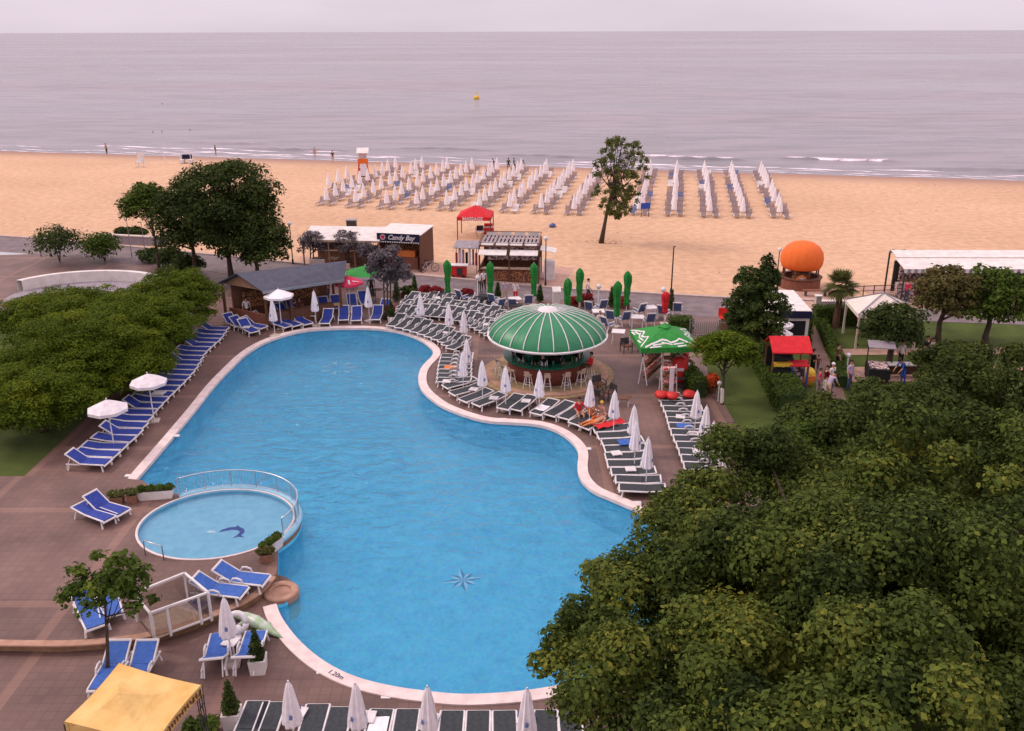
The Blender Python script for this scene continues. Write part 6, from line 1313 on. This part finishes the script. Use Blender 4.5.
def skeleton(pose):
    S_={}
    if pose in('stand','walk'):
        pel=(0,0,.94); ch=(0,.0,1.30); nk=(0,.005,1.48); hd=(0,-.015,1.58); ht=(0,-.01,1.68)
        w=.22 if pose=='walk' else 0
        arms=[[(s*.17,0,1.41),(s*.24,.03+s*w*.5,1.14),(s*.24,-.06+s*w,.90)] for s in (-1,1)]
        legs=[[(s*.09,0,.88),(s*.10,-.02-s*w*.8,.49),(s*.10,.03-s*w*1.4+(.08 if s*w<0 else 0),.08)] for s in (-1,1)]; toe=(0,-.16,-.05)
        fdir=Vector((0,-.2,-1)).normalized()
    elif pose=='sit':
        pel=(0,0,.12); ch=(0,.03,.48); nk=(0,.02,.66); hd=(0,-.0,.76); ht=(0,0,.86)
        arms=[[(s*.17,.02,.59),(s*.24,-.05,.34),(s*.16,-.28,.26)] for s in (-1,1)]
        legs=[[(s*.09,-.05,.10),(s*.13,-.44,.12),(s*.12,-.48,-.30)] for s in (-1,1)]; toe=(0,-.16,-.05); fdir=Vector((0,-1,-.1)).normalized()
    elif pose=='lie':
        pel=(0,0,.12); ch=(0,.33,.26); nk=(0,.50,.36); hd=(0,.59,.43); ht=(0,.67,.49)
        arms=[[(s*.17,.44,.30),(s*.27,.2,.14),(s*.24,-.03,.12)] for s in (-1,1)]
        legs=[[(s*.09,-.06,.11),(s*.12,-.45,.16),(s*.12,-.84,.09)] for s in (-1,1)]; toe=(0,-.06,.14); fdir=Vector((0,-1,0))
    elif pose=='lean':
        pel=(0,0,.90); ch=(0,-.16,1.2); nk=(0,-.28,1.34); hd=(0,-.37,1.40); ht=(0,-.43,1.48)
        arms=[[(s*.17,-.22,1.26),(s*.22,-.34,1.0),(s*.18,-.5,.85)] for s in (-1,1)]
        legs=[[(s*.09,.02,.85),(s*.11,.0,.48),(s*.12,.04,.08)] for s in (-1,1)]; toe=(0,-.16,-.05); fdir=Vector((0,-.6,-.8)).normalized()
    B=[(None,pel,(.13,.10),2),(0,tuple(Vector(pel).lerp(Vector(ch),.5)),(.125,.095),1),(1,ch,(.15,.10),1),(2,nk,.05,0),(3,hd,(.078,.088),0),(4,ht,(.06,.07),0)]
    for s,a in zip((-1,1),arms):
        i=len(B); B+= [(2,a[0],.058,1),(i,a[1],.042,1),(i+1,a[2],.028,0)]
        hand=Vector(a[2])+fdir*.07; B.append((i+2,tuple(hand),(.036,.022),0)); side=Vector((0,1,0)) if abs(fdir.z)>.5 else Vector((1,0,0))
        for k,(o_,ln) in enumerate([(-.027,.06),(-.009,.075),(.009,.07),(.027,.055)]):
            p1=hand+side*o_+fdir*.035; j=len(B); B.append((i+3,tuple(p1),.010,0)); B.append((j,tuple(p1+fdir*ln*.55+Vector((-s*.008,0,0))),.009,0)); B.append((j+1,tuple(p1+fdir*ln+Vector((-s*.022,0,0))),.007,0))
        B.append((i+2,tuple(Vector(a[2])+fdir*.03+side*(-.035)),.012,0)); B.append((len(B)-1,tuple(Vector(a[2])+fdir*.065+side*(-.055)),.009,0))
    for l in legs:
        i=len(B); B+= [(0,l[0],.085,2),(i,l[1],.058,2),(i+1,l[2],.036,2),(i+2,tuple(Vector(l[2])+Vector(toe)),(.040,.028),3)]
    return B,hd,ht
PM={}
for ps in ('stand','walk','sit','lie','lean'):
    B_,hd,ht=skeleton(ps); me=person_mesh(B_,'body'); 
    hv=Vector(hd); up=(Vector(ht)-hv).normalized(); fw=Vector((0,-1,0)) if ps not in('lie',) else Vector((0,-.35,.93)); fw=(fw-up*fw.dot(up)).normalized(); rt=up.cross(fw)
    mb=MB(); c=hv+up*.055-fw*.02; mb.sphere(0,0,0,.098,12,8,1.05); mb.v=[tuple(c+rt*x*.95-fw*y*1.05+up*z) for x,y,z in mb.v if True]
    keep=[f for f in mb.f if all((Vector(mb.v[i])-c).dot(up)>-.02 or (Vector(mb.v[i])-c).dot(fw)<-.0 for i in f)]; mb.f=keep; mb.m=[0]*len(keep); o=mb.build('hair','hair',None,True); hair=o.data; bpy.data.objects.remove(o)
    mb=MB(); 
    for s in (-1,1): e=hv+up*.03+fw*.082+rt*s*.03; mb.mat(0).sphere(e.x,e.y,e.z,.011,6,4)
    nz=hv+up*.005+fw*.09; mb.mat(1).sphere(nz.x,nz.y,nz.z,.014,6,4); mo=hv-up*.035+fw*.082; mb.mat(2).bar(mo-rt*.022,mo+rt*.022,.01)
    for s in (-1,1): e=hv+rt*s*.085; mb.mat(1).sphere(e.x,e.y,e.z,.022,6,4)
    o=mb.build('face',['hair','skin','pink_cloth'],None,True); face=o.data; bpy.data.objects.remove(o)
    PM[ps]=(me,hair,face)
def person(loc,rz,pose,lab,shirt='shirt_white',legs='trousers',shoes='black',hair='hair',group=None,sc=1.0,forearm=None):
    me,ha,fa=PM[pose]; o=bpy.data.objects.new('person',me); COL.objects.link(o); o.location=loc; o.rotation_euler=(0,0,rz); o.scale=(sc,)*3
    for i,k in enumerate(('skin',shirt,legs,shoes)): o.material_slots[i].link='OBJECT'; o.material_slots[i].material=M[k]
    for nm,d in (('hair',ha),('face',fa)):
        c=bpy.data.objects.new(nm,d); COL.objects.link(c); c.parent=o
        if nm=='hair': c.material_slots[0].link='OBJECT'; c.material_slots[0].material=M[hair]
    return tag(o,lab,'person',group)
gb='people standing at the shoreline'
person(P(493,171),2.8,'stand','person in dark clothes at the shoreline, left of the group beyond the parasols','black','black',group=gb)
person(P(508.5,170.5),3.3,'stand','person in black standing nearest the middle of the shoreline group','black','trousers',group=gb)
person(P(514,170.5),1.2,'walk','person in dark clothes walking at the shoreline, third of the group','trousers','black',group=gb)
person(P(522,171),.4,'lean','person bending slightly at the right of the shoreline group','trousers','skin',group=gb)
person(P(333,162.5),.3,'stand','bather wading at the water edge left of the lifeguard tower','black','skin','skin')
person(P(315,158.5,-.9),.3,'stand','bather in the shallow water with only the upper body showing','skin','skin','skin')
person(P(216,156,-.7),2.3,'stand','bather standing in the surf above the tall dark tree','black','skin','skin')
person(P(107,154.5),1.3,'stand','bather wading at the far left edge of the sea','skin','black','skin')
for px,py,lab in [(154,140,'left swimmer of two in the calm water'),(163,139.5,'right swimmer of two in the calm water'),(191,138,'swimmer alone further right of the two'),(163,109.5,'swimmer furthest out at sea')]: person(P(px,py,-1.75),1,'stand',lab,'skin','skin','skin')
person(P(479.5,293),.5,'stand','person in a white shirt left of two on the promenade at the beach bar','shirt_white','trousers')
person(P(484,292),-.4,'stand','person in white top and black trousers beside the green parasol at the beach bar','shirt_white','black')
person(P(505,303),.2,'stand','person in a lilac shirt facing the pool on the promenade','shirt_lilac','wood_light')
person(P(515.5,304),-.3,'stand','person in a white and red top on the promenade beside the lilac shirted one','white_cloth','red_cloth')
person(P(588,302),1.5,'walk','dark-haired walker in white and dark clothes between the tall green parasols','shirt_white','trousers','white_cloth')
person(P(600,324,.40),.3,'sit','blond guest sitting among the slate deck chairs','cream_cloth','cream_cloth','skin','hair_fair')
t=R(328); person((BC.x+2.72*math.cos(t),BC.y+2.72*math.sin(t),.95),t-math.pi/2,'sit','guest in a red shirt sitting on a bar stool at the green bar','red_cloth','wood_brown')
person((BC.x-.3,BC.y-1.55,.16),0,'stand','bartender in a dark shirt behind the green counter','black','black')
person(P(579,414,.36),.2,'sit','bather in a red top sitting up on a lounger by the bar','red_cloth','skin','skin')
person(P(590,417,.36),2.6,'sit','tanned bather with orange towel sitting right of the one in red','orange_cloth','skin','skin','hair_fair')
person(P(601,418,.36),-.9,'sit','sunbather with a yellow cap sitting third from the left','skin','orange','skin','yellow_paint')
person(P(596,424,.30),R(-65),'lie','sunbather lying on the lounger in front of the seated ones','skin','orange_cloth','skin')
r=thing('red_towel',P(609,424,.40),R(30),'bright red towel spread on the lounger right of the bathers','towel'); mb=MB(); k=6
vs=[(-.8+1.6*i/k,-.28+.56*j/3,.03+.05*math.sin(i*2+j)) for j in range(4) for i in range(k+1)]; mb.add(vs,[(j*(k+1)+i,j*(k+1)+i+1,(j+1)*(k+1)+i+1,(j+1)*(k+1)+i) for j in range(3) for i in range(k)]); mb.build('cloth','red_cloth',r,smooth=True)
r=thing('blue_towel',P(627,443,.38),R(10),'blue towel on the second lounger at the pool bend','towel'); mb=MB(); mb.slab([(-.4,-.25,.05),(.4,-.25,.05),(.4,.25,.09),(-.4,.25,.09)],.03); mb.build('cloth','mesh_sky',r)
person(P(811,378),1.9,'stand','person in black standing at the right post of the red stall','black','black')
person(P(817,372),2.5,'walk','small child in brown by the person at the red stall','wood_red','jeans',sc=.6)
person(P(836,372),1.5,'stand','person in dark clothes by the low hedge of the garden path','wood_brown','black')
person(P(818,394),1.2,'stand','person in pink leftmost of the group at the path by the maple','pink_cloth','jeans',sc=.85)
person(P(824,396),-1.4,'stand','person in a maroon top in the middle of the path group','leaf_red','shirt_white')
person(P(830,393),.6,'stand','person in a white top with cap at the right of the path group','shirt_white','jeans','black','white_cloth')
person(P(827,400),2.1,'lean','person in a striped pale top bending in front of the path group','shirt_lilac','wood_light')
person(P(902,384),-1.2,'lean','person in bright blue bending at the long white table','blue_cloth','blue_cloth')
person(P(899,369),.2,'stand','left guest in white behind the long white table','shirt_white','black')
person(P(924,364),.5,'stand','guest in black and white on the lawn right of the table','black','shirt_white')
person(P(873,333),.8,'stand','person in white under the left edge of the cream pavilion','shirt_white','leaf_red')

mb=MB(); g=random.Random(31)
for i in range(150):
    x=g.uniform(-55,55); y=g.uniform(up_y(x)+1.5,wl(x)-8); k=g.uniform(.03,.09); mb.mat(i%2).sphere(x,y,.01,k,6,4,.5)
o=mb.build('sand_debris',['wood_tan','goods_mixed']); tag(o,'scattered bits of litter and shell on the open sand','litter',kind='stuff')
r=thing('sand_bag',P(552.5,227),.4,'small grey bag lying on the sand left of the airy tree','bag'); mb=MB(); mb.lathe([(.01,0),(.35,.03),(.38,.18),(.2,.34),(.06,.4)],12,wob=lambda t,i:1+.15*math.sin(2*t)); mb.build('cloth','mesh_slate',r,smooth=True); r.name='beach_bag'
person(P(248,322),.4,'stand','waiter in white at the left end of the slate roofed bar','shirt_white','black')
person(P(300,309,.42),.2,'sit','guest in dark clothes seated at the front of the slate roofed bar','wood_red','trousers')
person(P(329,298),1.4,'stand','guest in black standing near the crimson parasol','black','jeans')
person(P(340,285),-.6,'stand','passer-by in a pale top behind the crimson parasol','shirt_lilac','trousers')
person(P(372,298),.3,'stand','person in dark clothes behind the silver-grey tree','trousers','black')
person(P(400,283),2.0,'walk','passer-by in white on the promenade before the sweet shop','shirt_white','jeans')
person(P(848,390),.6,'stand','visitor in a striped shirt on the near edge of the patio','shirt_lilac','jeans')
person(P(856,345),1.1,'stand','visitor in a white shirt on the garden lawn below the pavilion','shirt_white','wood_brown')
person(P(905,303),2.2,'stand','guest in pink at the front of the right-hand restaurant','pink_cloth','jeans')
person(P(917,302),.2,'stand','guest in white at the front of the right-hand restaurant','shirt_white','black')
person(P(932,352),.7,'sit','visitor in white sitting on the garden cross path','shirt_white','jeans')
person(P(644,362),-.6,'stand','shopper in dark clothes at the left souvenir rack','black','jeans')
person(P(685,377),.9,'stand','stallholder in red behind the drinks machine','red_cloth','jeans')

rt=random.Random(77)
cand=[o for o in bpy.data.objects if o.get('category')=='sun lounger']
kinds=[('parasol_white','white'),('mesh_sky','light blue'),('orange_cloth','orange'),('yellow_cloth','yellow'),('red_cloth','red')]
for o in cand:
    for ch in o.children:
        if ch.name.startswith('backrest_sling') : pass
where=[('charcoal lounger in the nearest row at the bottom, fifth from the left',0,'white towel folded on the fifth near charcoal lounger'),('dark lounger in the right-hand row beside the lawn, sixth from the souvenir stall',1,'light blue towel on the sixth lounger of the lawn-side row'),('royal blue lounger in the long left row under the mimosas, fifteenth from the bar end',0,'white towel on a blue lounger in the long left row'),('dark lounger in the nook of the pool, fourth',2,''),('dark lounger in the short nook row, fourth from the far end',2,'orange towel in the short nook row'),('dark lounger in front of the round bar stools, third from the left',0,'white towel on the third lounger in front of the bar'),('raised blue lounger round the far pool curve, fourteenth counting from the left',3,'yellow towel on a blue lounger at the far pool curve')]
for lab,k,tl in where:
    for o in cand:
        if o['label']==lab:
            t=thing('towel',o.location+Vector((0,0,.352)),o.rotation_euler[2],tl,'towel','towels left on loungers'); mb=MB(); vs=[(-.26+.52*i/5,-.55+.7*j/6,.012+.012*math.sin(i*1.7+j*1.1)) for j in range(7) for i in range(6)]; mb.add(vs,[(j*6+i,j*6+i+1,(j+1)*6+i+1,(j+1)*6+i) for j in range(6) for i in range(5)]); mb.build('cloth',kinds[k][0],t,smooth=True)
